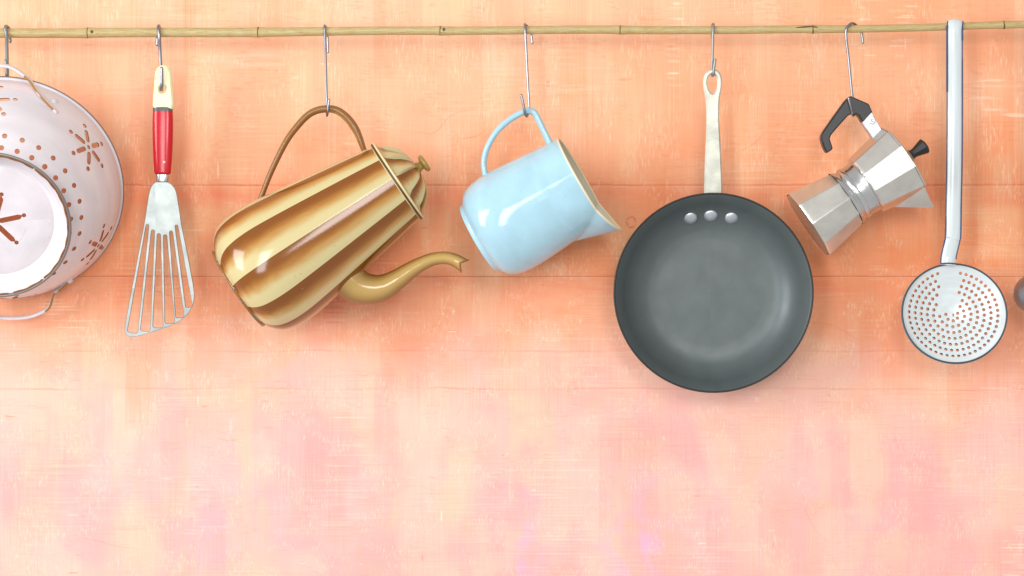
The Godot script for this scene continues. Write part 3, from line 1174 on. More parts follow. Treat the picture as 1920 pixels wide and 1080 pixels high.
func build_spatula() -> void:
	var z := 0.061
	var o := thing("slotted_spatula", "fish slice with red and cream handle and fanned steel slots", "spatula", at(305, 627, z))
	# cream upper handle with a hanging hole
	var zf := func(_p: Vector2) -> float: return z + 0.0045
	var b := MB.new()
	var top := loop2([Vector2(287, 202), Vector2(288.5, 160), Vector2(291, 134), Vector2(297, 124.5), Vector2(305, 122), Vector2(313, 124), Vector2(319.5, 133), Vector2(322, 160), Vector2(323.5, 202), Vector2(305, 203)], 6)
	var hole := PackedVector2Array()
	for k in 20:
		hole.append(Vector2(304.5 + 6.2 * cos(TAU * k / 20), 167.5 + 7 * sin(TAU * k / 20)))
	plate(b, top, [hole], zf, 0.009, 3.2)
	part("handle_end", b, M.cream_plastic, o)
	# dark band, red grip: rounded flat bars
	var bar := func(prof: Array, m: Material, called: String) -> void:
		var bb := MB.new()
		var rows := []
		for q in prof:
			var line := PackedVector3Array()
			var s := scale_at(z)
			for k in 33:
				var f := TAU * k / 32.0
				var cx: float = cos(f)
				var sx: float = sin(f)
				var w: float = signf(cx) * pow(absf(cx), 0.8)
				var d: float = signf(sx) * pow(absf(sx), 0.8)
				line.append(at(q[1], q[0], z) + Vector3(w * q[2] * s, 0, d * q[3] * s))
			rows.append(line)
		bb.grid(rows, [], true)
		part(called, bb, m, o)
	bar.call([[201.5, 305, 1, 1], [201.6, 305, 18, 8.6], [202, 305.2, 18.4, 9], [208.4, 305.2, 18.6, 9.2], [208.8, 305.2, 18.3, 9], [208.9, 305.2, 1, 1]], M.dark_band, "band")
	bar.call([[208.2, 305.4, 1, 1], [208.3, 305.4, 18, 9], [209, 305.4, 18.5, 9.4], [225, 305.4, 19.3, 10.4], [245, 305.4, 19.3, 11], [270, 305.3, 18.8, 11], [295, 305.2, 17.6, 10.4], [312, 305.1, 16.4, 9.6], [322, 305, 15.7, 9], [325.5, 305, 15, 8.4], [326.6, 305, 13.5, 7.4], [326.8, 305, 1, 1]], M.red_plastic, "grip")
	bar.call([[326.6, 305, 1, 1], [326.7, 305, 12, 7], [328, 304.8, 12.4, 7.4], [337, 304.6, 12, 7], [342, 304.4, 10.5, 6], [345.5, 304.2, 7, 4.4], [347, 304, 3, 2.4], [347.2, 304, 0.1, 0.1]], M.bright_aluminium, "ferrule")
	# a pin that shows in the red grip
	b = MB.new()
	lathe(b, at(308, 304, z + 0.0058), Vector3(0, 0, 1), Vector3.UP, [[Vector2(-0.001, 0.0016), Vector2(0.0004, 0.0014), Vector2(0.0006, 0.0001)]], 12)
	part("pin", b, M.cream_plastic, o)
	# blade
	var edge := curve2([Vector2(293, 341), Vector2(287, 345), Vector2(282, 353), Vector2(278.5, 366), Vector2(276, 382), Vector2(270, 420)], 4)
	edge.append_array(curve2([Vector2(262, 462), Vector2(248, 535), Vector2(235, 604), Vector2(233.5, 618), Vector2(237, 628), Vector2(246, 632), Vector2(258, 630.5), Vector2(284, 623), Vector2(310, 614.5), Vector2(333, 604), Vector2(350, 591), Vector2(360, 575), Vector2(364, 560), Vector2(364, 545), Vector2(360, 520), Vector2(350, 468), Vector2(340, 420)], 4))
	edge.append_array(curve2([Vector2(338, 404), Vector2(334, 378), Vector2(331, 362), Vector2(327, 352), Vector2(321, 345), Vector2(314, 341)], 4))
	var slots := []
	# [top centre x, top y, half width at top, bottom centre x, bottom y, half width at bottom]
	for s in [[276.6, 421, 2.5, 248.2, 624, 9.6], [287.0, 431, 2.8, 272.3, 621, 9.0], [297.8, 438, 3.0, 296, 614.5, 9.4], [309.4, 440, 3.0, 318.4, 606.5, 8.8], [320.4, 433, 2.8, 337.4, 595.5, 7.6], [330.4, 422, 2.5, 354.6, 576, 6.2]]:
		var q := []
		var a := Vector2(s[0], s[1])
		var d := Vector2(s[3], s[4])
		var dir := (d - a).normalized()
		var side := Vector2(-dir.y, dir.x)
		for k in 7:
			var f := PI * k / 6.0
			q.append(a + dir * s[2] * (1.0 - sin(f)) + side * s[2] * cos(f))
		for k in 9:
			var f := PI * k / 8.0
			q.append(d - dir * s[5] * (0.4 - 0.4 * pow(sin(f), 0.6)) - side * s[5] * cos(f))
		slots.append(PackedVector2Array(q))
	b = MB.new()
	plate(b, edge, slots, func(q: Vector2) -> float: return z + 0.005 - (q.y - 342.0) * 0.00002 - (q.x - 304.0) * 0.00012, 0.0014, 0.9)
	part("blade", b, M.sheet_steel, o)


func pot_frame(z: float, base: Vector2, dir: Vector2, lean := 0.0) -> Array:
	# origin, axis (up the pot), the direction that faces the room, the direction "below"
	var a := Vector3(dir.x, -dir.y, lean).normalized()
	var ref := (Vector3(0, 0, 1) - a * a.z).normalized()
	return [at(base.x, base.y, z), a, ref, a.cross(ref).normalized()]


func build_coffee_pot() -> void:
	var z := 0.083
	var k := scale_at(z)
	var f := pot_frame(z, Vector2(449, 539), Vector2(0.83, -0.558))
	var o := thing("coffee_pot", "tall enamel coffee pot striped brown and cream, hung by its loop handle", "coffee pot", f[0])
	var scaled := func(a: Array, n: int) -> PackedVector2Array:
		var q := curve2(a, n)
		for j in q.size():
			q[j] *= k
		return q
	var b := MB.new()
	# the stripes start where the sheet's first wedge begins
	var turn := deg_to_rad(-2.0)
	var ref: Vector3 = f[2].rotated(f[1], turn)
	lathe(b, f[0], f[1], ref, [scaled.call([Vector2(0, 84), Vector2(3, 88), Vector2(9, 98), Vector2(20, 109.5), Vector2(35, 117.5), Vector2(60, 122), Vector2(95, 121.5), Vector2(155, 113.5), Vector2(227, 102), Vector2(300, 90), Vector2(352, 81)], 6)], 220)
	part("body", b, M.striped_enamel, o)
	b = MB.new()
	lathe(b, f[0], f[1], f[2], [scaled.call([Vector2(-2, 1), Vector2(-2, 40), Vector2(-1, 78)], 3), scaled.call([Vector2(-1, 78), Vector2(-4, 82), Vector2(-3.5, 85.5), Vector2(0.5, 85.6), Vector2(2, 84)], 4)], 120)
	part("base", b, M.brown_enamel, o)
	var rng := RandomNumberGenerator.new()
	rng.seed = 5
	b = MB.new()
	for j in 26:
		var g := rng.randf_range(-1.3, 1.5)
		var rr := (85.4 + rng.randf_range(-0.5, 0.8)) * k
		var pos: Vector3 = f[0] + f[1] * k * rng.randf_range(-3.5, 1.5) + (f[2] * cos(g) + f[3] * sin(g)) * rr
		lathe(b, pos - (f[2] * cos(g) + f[3] * sin(g)) * 0.0004, (f[2] * cos(g) + f[3] * sin(g)), f[1], [[Vector2(0, 0.0012), Vector2(0.0006, 0.0008), Vector2(0.0007, 0.0001)]], 6)
	var chips := part("chipped_edge", b, M.bare_rim, o)
	chips.set_meta("kind", "stuff")
	# lid with a pleated dome
	b = MB.new()
	lathe(b, f[0], f[1], f[2], [scaled.call([Vector2(351, 80), Vector2(352.5, 84), Vector2(354, 84.4)], 3), scaled.call([Vector2(357, 80), Vector2(357.4, 85), Vector2(359, 85.6), Vector2(360.8, 85.2), Vector2(361.6, 83), Vector2(361.6, 76)], 4)], 120)
	part("mouth_rim", b, M.pot_rim, o)
	b = MB.new()
	lathe(b, f[0], f[1], f[2], [scaled.call([Vector2(353, 84.5), Vector2(358, 84.3)], 2)], 90)
	part("lid_gap", b, M.pot_dark, o)
	b = MB.new()
	var pleat := func(h: float, r: float, g: float) -> Vector2:
		var u: float = fposmod(g / TAU * 11.0, 1.0)
		var m := smoothstep(363.0 * k, 378.0 * k, h) * (1.0 - smoothstep(392.0 * k, 404.0 * k, h))
		var w := (u - 0.5)
		if u > 0.9:
			w = lerpf(0.4, -0.5, (u - 0.9) / 0.1)
		return Vector2(h + 3.5 * k * m * w, r + 7.5 * k * m * w)
	lathe(b, f[0], f[1], ref, [scaled.call([Vector2(362, 80), Vector2(365, 74), Vector2(371, 69), Vector2(380, 60.5), Vector2(390, 49), Vector2(397, 35.5), Vector2(401.5, 20), Vector2(403, 7), Vector2(403.2, 0.5)], 7)], 264, pleat)
	var lid := part("lid", b, M.striped_enamel, o)
	b = MB.new()
	lathe(b, f[0], f[1], f[2], [scaled.call([Vector2(400, 13), Vector2(404, 10.5), Vector2(408, 8.2), Vector2(411, 8.6), Vector2(413, 14), Vector2(415.5, 17.2), Vector2(419, 17.4), Vector2(421.5, 15), Vector2(422.5, 9), Vector2(422.8, 0.5)], 5)], 40)
	part("knob", b, M.olive_enamel, lid)
	# loop handle: a flattened tube, in the plane of the spout
	var line := []
	for q in [[480, 386], [489, 371], [508, 323], [535, 268], [558, 236], [580, 214], [603, 205], [629, 206], [651, 221], [668, 245], [680, 275], [684, 290]]:
		line.append(at(q[0], q[1], z))
	var path := curve3(line, 8)
	var radii := []
	for j in path.size():
		var s := float(j) / (path.size() - 1)
		var wide := table([[0, 3.4], [0.1, 5.0], [0.3, 6.2], [0.55, 7.2], [0.8, 7.8], [0.92, 5.4], [1, 2.6]], s)
		radii.append(Vector2(wide * k, wide * 1.5 * k))
	b = MB.new()
	tube(b, path, radii, 18)
	var hd := part("handle", b, M.brown_enamel, o)
	# the paler lower face of the strap
	b = MB.new()
	var inner := PackedVector3Array()
	var mid: Vector3 = at(590, 330, z)
	for j in range(52, path.size() - 12):
		var dir := (mid - path[j]).normalized()
		inner.append(path[j] + dir * radii[j].x * 0.62 + Vector3(0, 0, radii[j].y * 0.5))
	tube(b, inner, [Vector2(2.0 * k, 2.6 * k)], 10)
	part("handle_seam", b, M.olive_enamel, hd)
	# spout: swan neck
	var sp := []
	for q in [[640, 508], [664, 533], [690, 542], [718, 539], [745, 524], [768, 508], [790, 495], [812, 486], [835, 483.5], [853, 488], [867, 496]]:
		sp.append(at(q[0], q[1], z))
	var spath := curve3(sp, 7)
	var sr := []
	for j in spath.size():
		var s := float(j) / (spath.size() - 1)
		var w := table([[0, 38], [0.1, 34], [0.2, 29.5], [0.3, 25], [0.4, 19.5], [0.5, 16.2], [0.6, 13.6], [0.7, 12.2], [0.8, 11.8], [0.9, 12.2], [1, 13.8]], s)
		sr.append(Vector2(w * k, w * k))
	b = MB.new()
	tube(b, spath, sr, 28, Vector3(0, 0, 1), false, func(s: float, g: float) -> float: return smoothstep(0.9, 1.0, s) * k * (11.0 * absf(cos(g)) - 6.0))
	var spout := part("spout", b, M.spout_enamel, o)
	b = MB.new()
	var ins := []
	var ip := PackedVector3Array()
	for j in range(spath.size() - 14, spath.size()):
		ip.append(spath[j])
		ins.append(sr[j] * 0.84)
	var n0 := spath.size() - 14
	tube(b, ip, ins, 28, Vector3(0, 0, 1), false, func(s: float, g: float) -> float: return smoothstep(0.4, 1.0, s) * k * (11.0 * absf(cos(g)) - 6.0))
	part("spout_inside", b, M.pot_dark, spout)
	# dark lips of the spout
	b = MB.new()
	var lip := PackedVector3Array()
	var e := spath[-1]
	var ed := (spath[-1] - spath[-2]).normalized()
	var ew := (Vector3(0, 0, 1) - ed * ed.z).normalized()
	var eu := ed.cross(ew).normalized()
	for j in 41:
		var g := TAU * j / 40.0
		lip.append(e + ed * k * (11.0 * absf(cos(g)) - 6.0) + (eu * cos(g) + ew * sin(g)) * sr[-1].x * 0.95)
	tube(b, lip, [Vector2(0.0009, 0.0009)], 8, Vector3(0.3, 0.2, 1), false)
	part("spout_lip", b, M.brown_enamel, spout)
	# collar where the spout is let into the body
	b = MB.new()
	var col := PackedVector3Array()
	for j in 49:
		var g := TAU * j / 48.0
		col.append(at(668, 530, z) + (Vector3(0.35, 0.75, 0) * cos(g) + Vector3(0, 0, 1) * sin(g)) * 31.0 * k * 0.98)
	tube(b, col, [Vector2(0.0012, 0.0012)], 8, Vector3(0.6, -0.3, 0.1), false)
	part("spout_collar", b, M.brown_enamel, spout)


func build_jug() -> void:
	var z := 0.072
	var k := scale_at(z)
	var f := pot_frame(z, Vector2(900.5, 446), Vector2(0.868, -0.496), 0.13)
	var o := thing("jug", "light blue enamel jug with cream rim, tipped sideways on its hook", "jug", f[0])
	# a three-cornered pouring lip on the lower side
	var mid := PI / 2.0 + 0.08
	var lip := func(h: float, r: float, g: float) -> Vector2:
		var d := absf(wrapf(g - mid, -PI, PI))
		var m := clampf((h - 148.0 * k) / (72.0 * k), 0.0, 1.3)
		var w := clampf(1.0 - d / maxf(deg_to_rad(48.0) * m, 0.001), 0.0, 1.0)
		return Vector2(h + 17.0 * k * w * m, r + 31.0 * k * w * m)
	var sc := func(a: Array, n: int) -> PackedVector2Array:
		var q := curve2(a, n)
		for j in q.size():
			q[j] *= k
		return q
	var b := MB.new()
	lathe(b, f[0], f[1], f[2], [sc.call([Vector2(-1, 60), Vector2(-4, 65), Vector2(-4, 69), Vector2(0, 71.5), Vector2(4, 73), Vector2(8, 79), Vector2(15, 87), Vector2(28, 93.5), Vector2(45, 97), Vector2(62, 98.5), Vector2(85, 98), Vector2(120, 95.5), Vector2(146, 93.5), Vector2(158, 92.5), Vector2(170, 91.5), Vector2(195, 89.8), Vector2(219, 88)], 6)], 200, lip)
	part("body", b, M.blue_enamel, o)
	b = MB.new()
	lathe(b, f[0], f[1], f[2], [sc.call([Vector2(-1, 0.5), Vector2(-1, 60)], 3)], 80)
	part("base", b, M.blue_enamel, o)
	b = MB.new()
	lathe(b, f[0], f[1], f[2], [sc.call([Vector2(218.5, 86), Vector2(195, 87.6), Vector2(170, 89.2), Vector2(146, 91), Vector2(100, 94), Vector2(50, 94), Vector2(20, 86), Vector2(6, 66), Vector2(4, 30), Vector2(4, 0.5)], 5)], 200, lip)
	part("inside", b, M.cream_inside, o)
	b = MB.new()
	lathe(b, f[0], f[1], f[2], [sc.call([Vector2(217.5, 88.4), Vector2(219.5, 88.8), Vector2(221, 87.8), Vector2(221, 86.4), Vector2(219, 85.4), Vector2(217.5, 86)], 4)], 200, lip)
	part("rim", b, M.cream_edge, o)
	# handle
	var line := []
	for q in [[916, 345], [910, 328], [907, 304], [914, 276], [931, 247], [955, 225], [977, 212], [992, 208], [1003, 213], [1012, 230], [1028, 263], [1034, 277]]:
		line.append(at(q[0], q[1], z))
	var path := curve3(line, 8)
	b = MB.new()
	var radii := []
	for j in path.size():
		var s := float(j) / (path.size() - 1)
		var w := table([[0, 6.6], [0.15, 5.6], [0.5, 6.0], [0.7, 6.4], [0.85, 6.0], [1, 8.2]], s)
		radii.append(Vector2(w * k, w * 1.25 * k))
	tube(b, path, radii, 20)
	part("handle", b, M.blue_enamel, o)


func build_pan() -> void:
	var zr := 0.068
	var c := at(1338, 549, zr)
	var k := scale_at(zr)
	var o := thing("frying_pan", "round dark grey frying pan with three rivets and a pale metal handle", "pan", at(1338, 733, zr))
	var axis := Vector3(0, 0, 1)
	var depth := 0.036
	var prof := curve2([Vector2(0.0, 186 * k), Vector2(-0.0015, 183 * k), Vector2(-0.004, 179.5 * k), Vector2(-0.010, 172 * k), Vector2(-0.019, 162 * k), Vector2(-0.0266, 150 * k), Vector2(-0.0318, 137 * k), Vector2(-0.0344, 124 * k), Vector2(-0.0355, 110 * k), Vector2(-0.0359, 95 * k), Vector2(-depth, 60 * k), Vector2(-depth, 0.0003)], 6)
	var b := MB.new()
	lathe(b, c, axis, Vector3.UP, [prof], 200)
	part("inside", b, M.anodised_grey, o)
	b = MB.new()
	var out := curve2([Vector2(-0.0006, 186.6 * k), Vector2(-0.004, 182.5 * k), Vector2(-0.012, 174.5 * k), Vector2(-0.022, 163 * k), Vector2(-0.031, 148 * k), Vector2(-0.0375, 130 * k), Vector2(-0.0395, 114 * k), Vector2(-0.0395, 0.0003)], 5)
	lathe(b, c, axis, Vector3.UP, [out], 160)
	part("outside", b, M.pan_edge, o)
	b = MB.new()
	ring(b, c - axis * 0.0003, axis, Vector3.UP, 186 * k, Vector2(0.0011, 0.0011), 200)
	part("rim", b, M.pan_edge, o)
	# three rivet heads high on the inner side
	for q in [[1298.5, 408], [1337, 403.5], [1376.5, 408]]:
		var d := Vector2((q[0] - 1338) * k, (549 - q[1]) * k)
		var r := d.length() * 1.0065
		var zz := 0.0
		for j in prof.size() - 1:
			if prof[j].y >= r and prof[j + 1].y < r:
				zz = lerpf(prof[j].x, prof[j + 1].x, (prof[j].y - r) / (prof[j].y - prof[j + 1].y))
				var t := (prof[j + 1] - prof[j]).normalized()
				var rad := Vector3(d.x, d.y, 0).normalized()
				var nrm := (axis * (-t.y) + rad * t.x).normalized()
				if nrm.z < 0:
					nrm = -nrm
				var pos := c + rad * r + axis * zz
				b = MB.new()
				lathe(b, pos, nrm, Vector3.RIGHT, [curve2([Vector2(-0.001, 0.0079), Vector2(0.0006, 0.0078), Vector2(0.0018, 0.0068), Vector2(0.0029, 0.0046), Vector2(0.0034, 0.002), Vector2(0.0035, 0.0001)], 4)], 32)
				part("rivet", b, M.rivet_metal, o)
				break
	# the handle
	var outer := PackedVector2Array()
	outer.append_array(curve2([Vector2(1321, 372), Vector2(1320.5, 350), Vector2(1322.6, 287), Vector2(1325, 222), Vector2(1322.6, 185), Vector2(1319, 162), Vector2(1320, 144), Vector2(1326, 133), Vector2(1337, 128.5), Vector2(1347.5, 133), Vector2(1353.3, 144), Vector2(1354, 161), Vector2(1350, 186), Vector2(1349, 220), Vector2(1352.4, 287), Vector2(1355, 350), Vector2(1355, 372)], 6))
	var hole := loop2([Vector2(1336, 138.5), Vector2(1329, 144), Vector2(1326.8, 155), Vector2(1329.5, 167), Vector2(1336, 175), Vector2(1342.6, 168), Vector2(1345.6, 157), Vector2(1343, 144.5)], 4)
	b = MB.new()
	plate(b, outer, [hole], func(q: Vector2) -> float: return zr + 0.004 - 0.00006 * (q.y - 130.0), 0.007, 3.0)
	part("handle", b, M.cast_steel, o)


func build_moka() -> void:
	var z := 0.066
	var k := scale_at(z)
	var f := pot_frame(z, Vector2(1516, 420), Vector2(0.829, -0.559), 0.02)
	var o := thing("moka_pot", "faceted aluminium stovetop coffee maker with black handle and knob", "coffee maker", f[0])
	var v2 := func(a: Array) -> Array:
		var q := []
		for p in a:
			q.append(Vector2(p[0], p[1]) * k)
		return q
	var sides := 10
	# boiler: ten-sided, wider at the foot
	var b := MB.new()
	facets(b, f[0], f[1], f[2], v2.call([[-2, 70.8], [-0.5, 71.8], [2, 71.9], [8, 71.0], [45, 64.2], [80, 57.5], [86, 55.5]]), sides, 0.0)
	disc(b, f[0] + f[1] * k * -2.0, f[1], f[2], 69.5 * k, sides)
	part("boiler", b, M.aluminium, o)
	b = MB.new()
	lathe(b, f[0], f[1], f[2], [curve2(v2.call([[84, 56.5], [89, 54.5], [93, 51.5], [96, 50.5]]), 4), curve2(v2.call([[96, 50.5], [98, 52.5], [102, 53.4], [106, 52.6], [107, 51]]), 4), curve2(v2.call([[107, 51], [118, 51.5], [126, 53]]), 4), curve2(v2.call([[126, 53], [127.5, 55.5], [129.5, 56.5], [131, 55]]), 4)], 90)
	part("collar", b, M.bright_aluminium, o)
	# upper chamber: ten-sided, flaring to the lid
	b = MB.new()
	facets(b, f[0], f[1], f[2], v2.call([[127, 55], [129, 58.5], [134, 60], [170, 66.5], [208, 73.8], [211.5, 74.4]]), sides, deg_to_rad(15.0))
	part("upper_chamber", b, M.aluminium, o)
	# lid: a low ten-sided cone
	b = MB.new()
	facets(b, f[0], f[1], f[2], v2.call([[212.3, 74.6], [213.6, 75.2], [215.5, 74.6], [223, 45], [228, 22], [229.5, 15]]), sides, deg_to_rad(15.0))
	disc(b, f[0] + f[1] * k * 229.5, f[1], f[2], 15 * k, sides, deg_to_rad(15.0))
	disc(b, f[0] + f[1] * k * 212.3, f[1], f[2], 74.6 * k, sides, deg_to_rad(15.0))
	var lid := part("lid", b, M.aluminium, o)
	b = MB.new()
	facets(b, f[0], f[1], f[2], v2.call([[228, 11], [231, 11.5], [233, 8.8], [240, 9.4], [260, 15.6], [262, 15.2], [265, 8]]), 8, 0.2)
	disc(b, f[0] + f[1] * k * 265.0, f[1], f[2], 8 * k, 8, 0.2)
	part("knob", b, M.knob_black, lid)
	# pouring spout: a folded corner on the lower side
	b = MB.new()
	var pt := func(t: float, p: float, w: float) -> Vector3: return f[0] + f[1] * t * k + f[3] * p * k + f[2] * w * k
	var tip: Vector3 = pt.call(211, 106, 0)
	var low: Vector3 = pt.call(150, 63, 0)
	var fa: Vector3 = pt.call(212, 56, 42)
	var ba: Vector3 = pt.call(212, 56, -42)
	var fl: Vector3 = pt.call(160, 56, 24)
	var bl: Vector3 = pt.call(160, 56, -24)
	var mt: Vector3 = pt.call(202, 94, 3)
	for s in [[tip, fa, 1.0], [tip, ba, -1.0]]:
		var rows := []
		for r in 9:
			var x := r / 8.0
			var line := PackedVector3Array()
			for q in 9:
				var y := q / 8.0
				var keel: Vector3 = low.lerp(tip, x) 
				var hip: Vector3 = low.lerp(s[1], x)
				var pos: Vector3 = keel.lerp(hip, y)
				line.append(pos)
			rows.append(line)
		b.grid(rows)
	b.tri(tip, fa, ba)
	part("spout", b, M.aluminium, o)
	# hinge block and pin at the upper side of the lid
	b = MB.new()
	plate(b, PackedVector2Array([Vector2(1617, 230), Vector2(1633, 208), Vector2(1652, 240), Vector2(1660, 256), Vector2(1641, 268), Vector2(1632, 252)]), [], func(_q: Vector2) -> float: return z + 0.007, 0.014, 1.2)
	var hinge := part("hinge", b, M.rivet_metal, o)
	b = MB.new()
	lathe(b, at(1635, 226, z + 0.007), Vector3(0, 0, 1), Vector3.UP, [curve2([Vector2(-0.001, 0.0042), Vector2(0.001, 0.0041), Vector2(0.0014, 0.0036), Vector2(0.0015, 0.0019)], 3), [Vector2(0.0015, 0.0019), Vector2(0.0009, 0.0016), Vector2(0.0009, 0.0001)]], 20)
	part("pin", b, M.aluminium, hinge)
	# handle
	var line := PackedVector2Array([Vector2(1592, 181), Vector2(1596, 180), Vector2(1612, 187), Vector2(1627, 193.5), Vector2(1630, 196), Vector2(1636, 210), Vector2(1634.5, 213), Vector2(1619.5, 228.5), Vector2(1616.5, 228), Vector2(1611, 218), Vector2(1606, 214), Vector2(1598, 213), Vector2(1590, 217), Vector2(1573, 236), Vector2(1558.5, 253), Vector2(1556, 260), Vector2(1561.5, 277), Vector2(1560.5, 280.5), Vector2(1552.5, 286), Vector2(1549.5, 285), Vector2(1544.5, 276), Vector2(1539.8, 261), Vector2(1540.2, 253), Vector2(1545, 244), Vector2(1562, 219.5), Vector2(1584, 189)])
	b = MB.new()
	plate(b, line, [], func(_q: Vector2) -> float: return z + 0.0075, 0.015, 2.4)
	part("handle", b, M.bakelite, o)


func build_skimmer() -> void:
	var z := 0.064
	var o := thing("skimmer", "pale enamel skimmer with dark edge and rings of small holes, hooked over the rod", "skimmer", at(1789, 680, z))
	var k := scale_at(z)
	# the dish: a shallow round sheet, hollow side to the room
	var rim_c := at(1789.5, 587.5, z + 0.004)
	var axis := Vector3(-0.04, 0.16, 1).normalized()
	var e1 := (Vector3.RIGHT - axis * axis.x).normalized()
	var e2 := axis.cross(e1).normalized()
	var rr := 97.0 * k
	var deep := 0.014
	var rows := 60
	var cols := 400
	var spot := func(x: float, y: float) -> Vector3:
		var q := (x * x + y * y) / (rr * rr)
		return rim_c + e1 * x + e2 * y * 0.965 - axis * deep * (1.0 - q)
	var p := []
	for r in rows:
		var line := PackedVector3Array()
		for c in cols + 1:
			var g := TAU * c / cols
			var rad := maxf(rr * r / (rows - 1), 0.0003)
			line.append(spot.call(rad * cos(g), rad * sin(g)))
		p.append(line)
	var holes := []
	var add := func(x: float, y: float, rad: float) -> void:
		var a: Vector3 = spot.call(x, y)
		var r := Vector2(x, y).length()
		var reach := rad + 0.003
		holes.append([a, a, rad, int(r / rr * (rows - 1)), int(fposmod(atan2(y, x), TAU) / TAU * cols), int(reach / rr * (rows - 1)) + 2, mini(cols / 2 - 1, int(reach / maxf(r, 0.004) / TAU * cols) + 2)])
	add.call(0.0, 0.0, 0.00215)
	var count := [0, 7, 13, 20, 27, 34, 41, 48]
	for j in range(1, 8):
		for q in count[j]:
			var g: float = TAU * (q + 0.37 * j) / count[j]
			var rad: float = (11.9 * j - 0.4 - 3.0 * (fposmod(g - PI / 2, TAU) / TAU - 0.5)) * k
			var x := rad * cos(g)
			var y := rad * sin(g)
			# none where the strap is welded on
			if y > 6.0 * k and x > -23.0 * k - 0.0 and x < 13.0 * k:
				continue
			add.call(x, y, 0.0019)
	var b := MB.new()
	var bare := MB.new()
	pierced(b, p, holes, 0.0028, true, bare)
	var dish := part("dish", b, M.pale_enamel, o)
	part("hole_edging", bare, M.dark_edge, dish).set_meta("kind", "stuff")
	b = MB.new()
	var edge := PackedVector3Array()
	for c in 161:
		var g := TAU * c / 160.0
		edge.append(spot.call(rr * cos(g), rr * sin(g)))
	tube(b, edge, [Vector2(0.0010, 0.0011)], 8, axis, false)
	part("dark_rim", b, M.dark_edge, dish)
	# strap: over the rod, straight down, a crank, and into the dish
	var rz := rod_r(1790) * UNIT
	var ry := rod_y(1790)
	var pts := [
		at(1790, 84, ROD_Z - rz - 0.0035), at(1790, ry + 2, ROD_Z - rz - 0.0022), at(1790, ry, ROD_Z) + Vector3(0, rz * 0.85 + 0.001, -rz * 0.8), at(1790, ry, ROD_Z) + Vector3(0, rz + 0.0022, 0),
		at(1790, ry, ROD_Z) + Vector3(0, rz * 0.85 + 0.001, rz * 0.8), at(1790, ry + 4, ROD_Z + rz + 0.0022), at(1790, 90, ROD_Z + rz + 0.0024), at(1790, 200, z + 0.004), at(1789.5, 300, z + 0.0045), at(1788, 380, z + 0.005), at(1787, 440, z + 0.005), at(1785.5, 451, z + 0.0045), at(1779, 480, z + 0.003), at(1778, 497, z + 0.004)]
	var path := curve3(pts, 8)
	var sides := PackedVector3Array()
	for q in path:
		sides.append(Vector3.RIGHT)
	var half := 14.3 * k
	var sec := PackedVector2Array()
	for c in 11:
		var x := -1.0 + 2.0 * c / 10.0
		sec.append(Vector2(x * half, -0.0022 * (1.0 - x * x)))
	for c in 11:
		var x := 1.0 - 2.0 * c / 10.0
		sec.append(Vector2(x * half, 0.0014 - 0.0022 * (1.0 - x * x)))
	b = MB.new()
	strap(b, path, sides, sec)
	var st := part("strap_handle", b, M.pale_enamel, o)
	# chipped dark edges of the strap
	var rng := RandomNumberGenerator.new()
	rng.seed = 12
	for side in [-1.0, 1.0]:
		b = MB.new()
		var q := 30
		while q < path.size() - 8:
			var n := rng.randi_range(4, 16)
			var line := PackedVector3Array()
			for j in range(q, mini(q + n, path.size() - 3)):
				line.append(path[j] + Vector3(side * half * 1.0, 0, 0.0002 + rng.randf_range(0, 0.0002)))
			if line.size() > 2:
				tube(b, line, [Vector2(0.0009, 0.0009) * rng.randf_range(0.6, 1.3)], 6)
			q += n - 1
		part("worn_edge", b, M.navy_enamel, st)
	# weld line where the strap meets the dish
	b = MB.new()
	tube(b, PackedVector3Array([at(1764, 494.5, z + 0.0062), at(1778, 493.5, z + 0.0066), at(1792, 494.5, z + 0.0062)]), [Vector2(0.0008, 0.0008)], 6)
	part("weld", b, M.dark_edge, st)


func build_ladle() -> void:
	var z := 0.07
	var k := scale_at(z)
	var o := thing("ladle", "grey metal ladle cut off by the picture's edge, only its bowl in view", "ladle", at(1945, 590, z))
	var b := MB.new()
	var c := at(1945, 551, z + 0.012)
	lathe(b, c, Vector3(0, 0, 1), Vector3.UP, [curve2([Vector2(-0.02, 36.5 * k), Vector2(-0.012, 36.8 * k), Vector2(-0.002, 33.5 * k), Vector2(0.006, 26 * k), Vector2(0.011, 15 * k), Vector2(0.0125, 0.0003)], 6), curve2([Vector2(-0.02, 36.5 * k), Vector2(-0.012, 35.6 * k), Vector2(-0.002, 32 * k), Vector2(0.005, 24 * k), Vector2(0.0095, 14 * k), Vector2(0.011, 0.0003)], 6)], 70)
	part("bowl", b, M.grey_metal, o)
	b = MB.new()
	var ry := rod_y(1947)
	var rz := rod_r(1947) * UNIT + 0.0022
	var path := curve3([at(1947, 82, ROD_Z - rz - 0.002), at(1947, ry, ROD_Z - rz), at(1947, ry, ROD_Z) + Vector3(0, rz, 0), at(1947, ry + 3, ROD_Z + rz), at(1947, 140, ROD_Z + rz + 0.002), at(1946, 330, z - 0.004), at(1945, 480, z - 0.006), at(1945, 518, z - 0.004), at(1945, 530, z)], 8)
	tube(b, path, [Vector2(0.0045, 0.0018)], 14)
	part("handle", b, M.grey_metal, o)


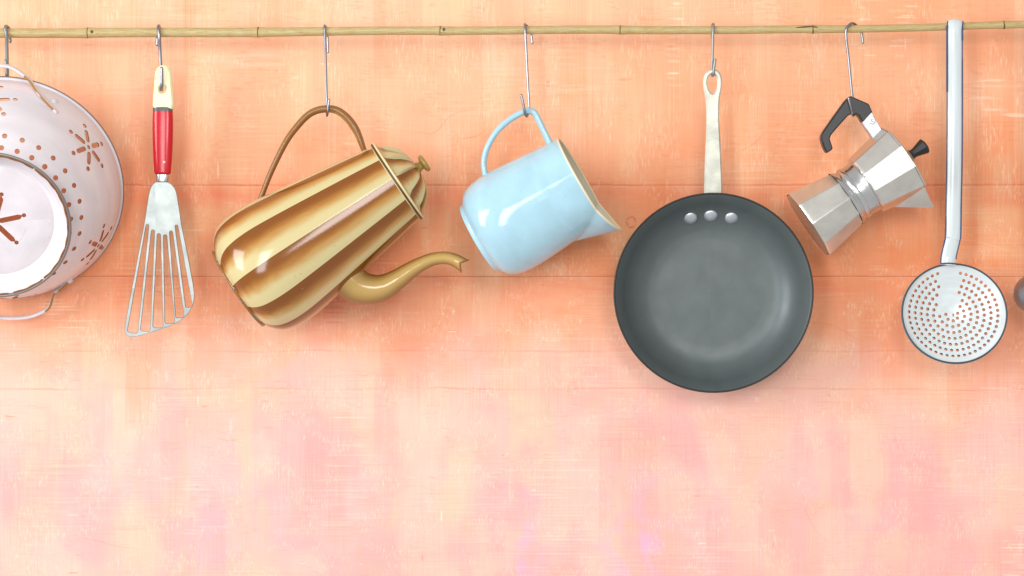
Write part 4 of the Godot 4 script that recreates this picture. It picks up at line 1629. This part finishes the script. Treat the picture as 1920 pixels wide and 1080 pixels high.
# ---------------------------------------------------------------- everything
func _ready() -> void:
	# camera
	var cam := Camera3D.new()
	cam.name = "camera"
	cam.position = Vector3(0, 0, EYE)
	cam.fov = rad_to_deg(2.0 * atan(540.0 * UNIT / (EYE - HANG)))
	cam.near = 0.05
	cam.far = 50.0
	cam.current = true
	add_child(cam)
	# the bright room behind the camera
	var we := WorldEnvironment.new()
	we.name = "environment"
	var env := Environment.new()
	env.background_mode = Environment.BG_COLOR
	env.background_color = Color(0.66, 0.67, 0.68).linear_to_srgb()
	env.background_energy_multiplier = 1.0
	env.tonemap_mode = Environment.TONE_MAPPER_LINEAR
	env.tonemap_exposure = 0.9
	env.sdfgi_enabled = true
	env.ssao_enabled = true
	env.ssil_enabled = true
	we.environment = env
	add_child(we)
	# lamps: a window-sized soft lamp on the left, a smaller one above the camera
	var lamps := [
		["window_lamp", Vector3(-2.7, 0.5, 1.95), Vector2(1.2, 1.8), 8.6, Color(0.96, 0.98, 1.0)],
		["side_window_lamp", Vector3(-0.62, 0.2, 2.15), Vector2(0.4, 1.1), 1.7, Color(0.97, 0.99, 1.0)],
		["front_lamp", Vector3(0.4, 0.55, 2.4), Vector2(0.5, 0.6), 1.5, Color(1.0, 0.99, 0.97)]]
	for l in lamps:
		var a := AreaLight3D.new()
		a.name = l[0]
		add_child(a)
		a.look_at_from_position(l[1], Vector3(0, 0.02, 0.03))
		a.area_size = l[2]
		a.light_energy = l[3]
		a.light_color = l[4]
		a.area_range = 8.0
		a.area_attenuation = 2.0
		a.shadow_enabled = true
	make_materials()
	build_wall()
	build_rod()
	build_colander()
	build_spatula()
	build_coffee_pot()
	build_jug()
	build_pan()
	build_moka()
	build_skimmer()
	build_ladle()
	hook("dull wire hook holding the colander's upper handle", Vector2(12, 50), Vector2(14, 146), Vector2(10, 114), Vector2(19, 78), 0.086, 0.0019, M.dull_wire)
	hook("shiny wire hook through the hole of the red-handled spatula", Vector2(298, 48), Vector2(303, 168), Vector2(303, 128), Vector2(295, 84), 0.061, 0.0019, M.wire, 0.0085)
	hook("long straight wire hook holding the striped coffee pot", Vector2(609, 50), Vector2(613, 217), Vector2(617, 187), Vector2(615, 98), 0.083, 0.0014, M.wire, 0.0092)
	hook("wire hook holding the light blue jug's handle", Vector2(984, 46), Vector2(988, 218), Vector2(977, 178), Vector2(998, 81), 0.072, 0.0015, M.wire, 0.0090, 4.0)
	hook("wire hook through the frying pan's handle loop", Vector2(1337, 46), Vector2(1336, 142), Vector2(1341, 112), Vector2(1335, 70), 0.067, 0.0016, M.dull_wire, 0.0062, -1.0)
	hook("wide-bent wire hook holding the coffee maker's black handle", Vector2(1600, 43), Vector2(1600, 217), Vector2(1591, 184), Vector2(1618, 80), 0.066, 0.0015, M.wire, 0.0105, 0.0, -14.0)
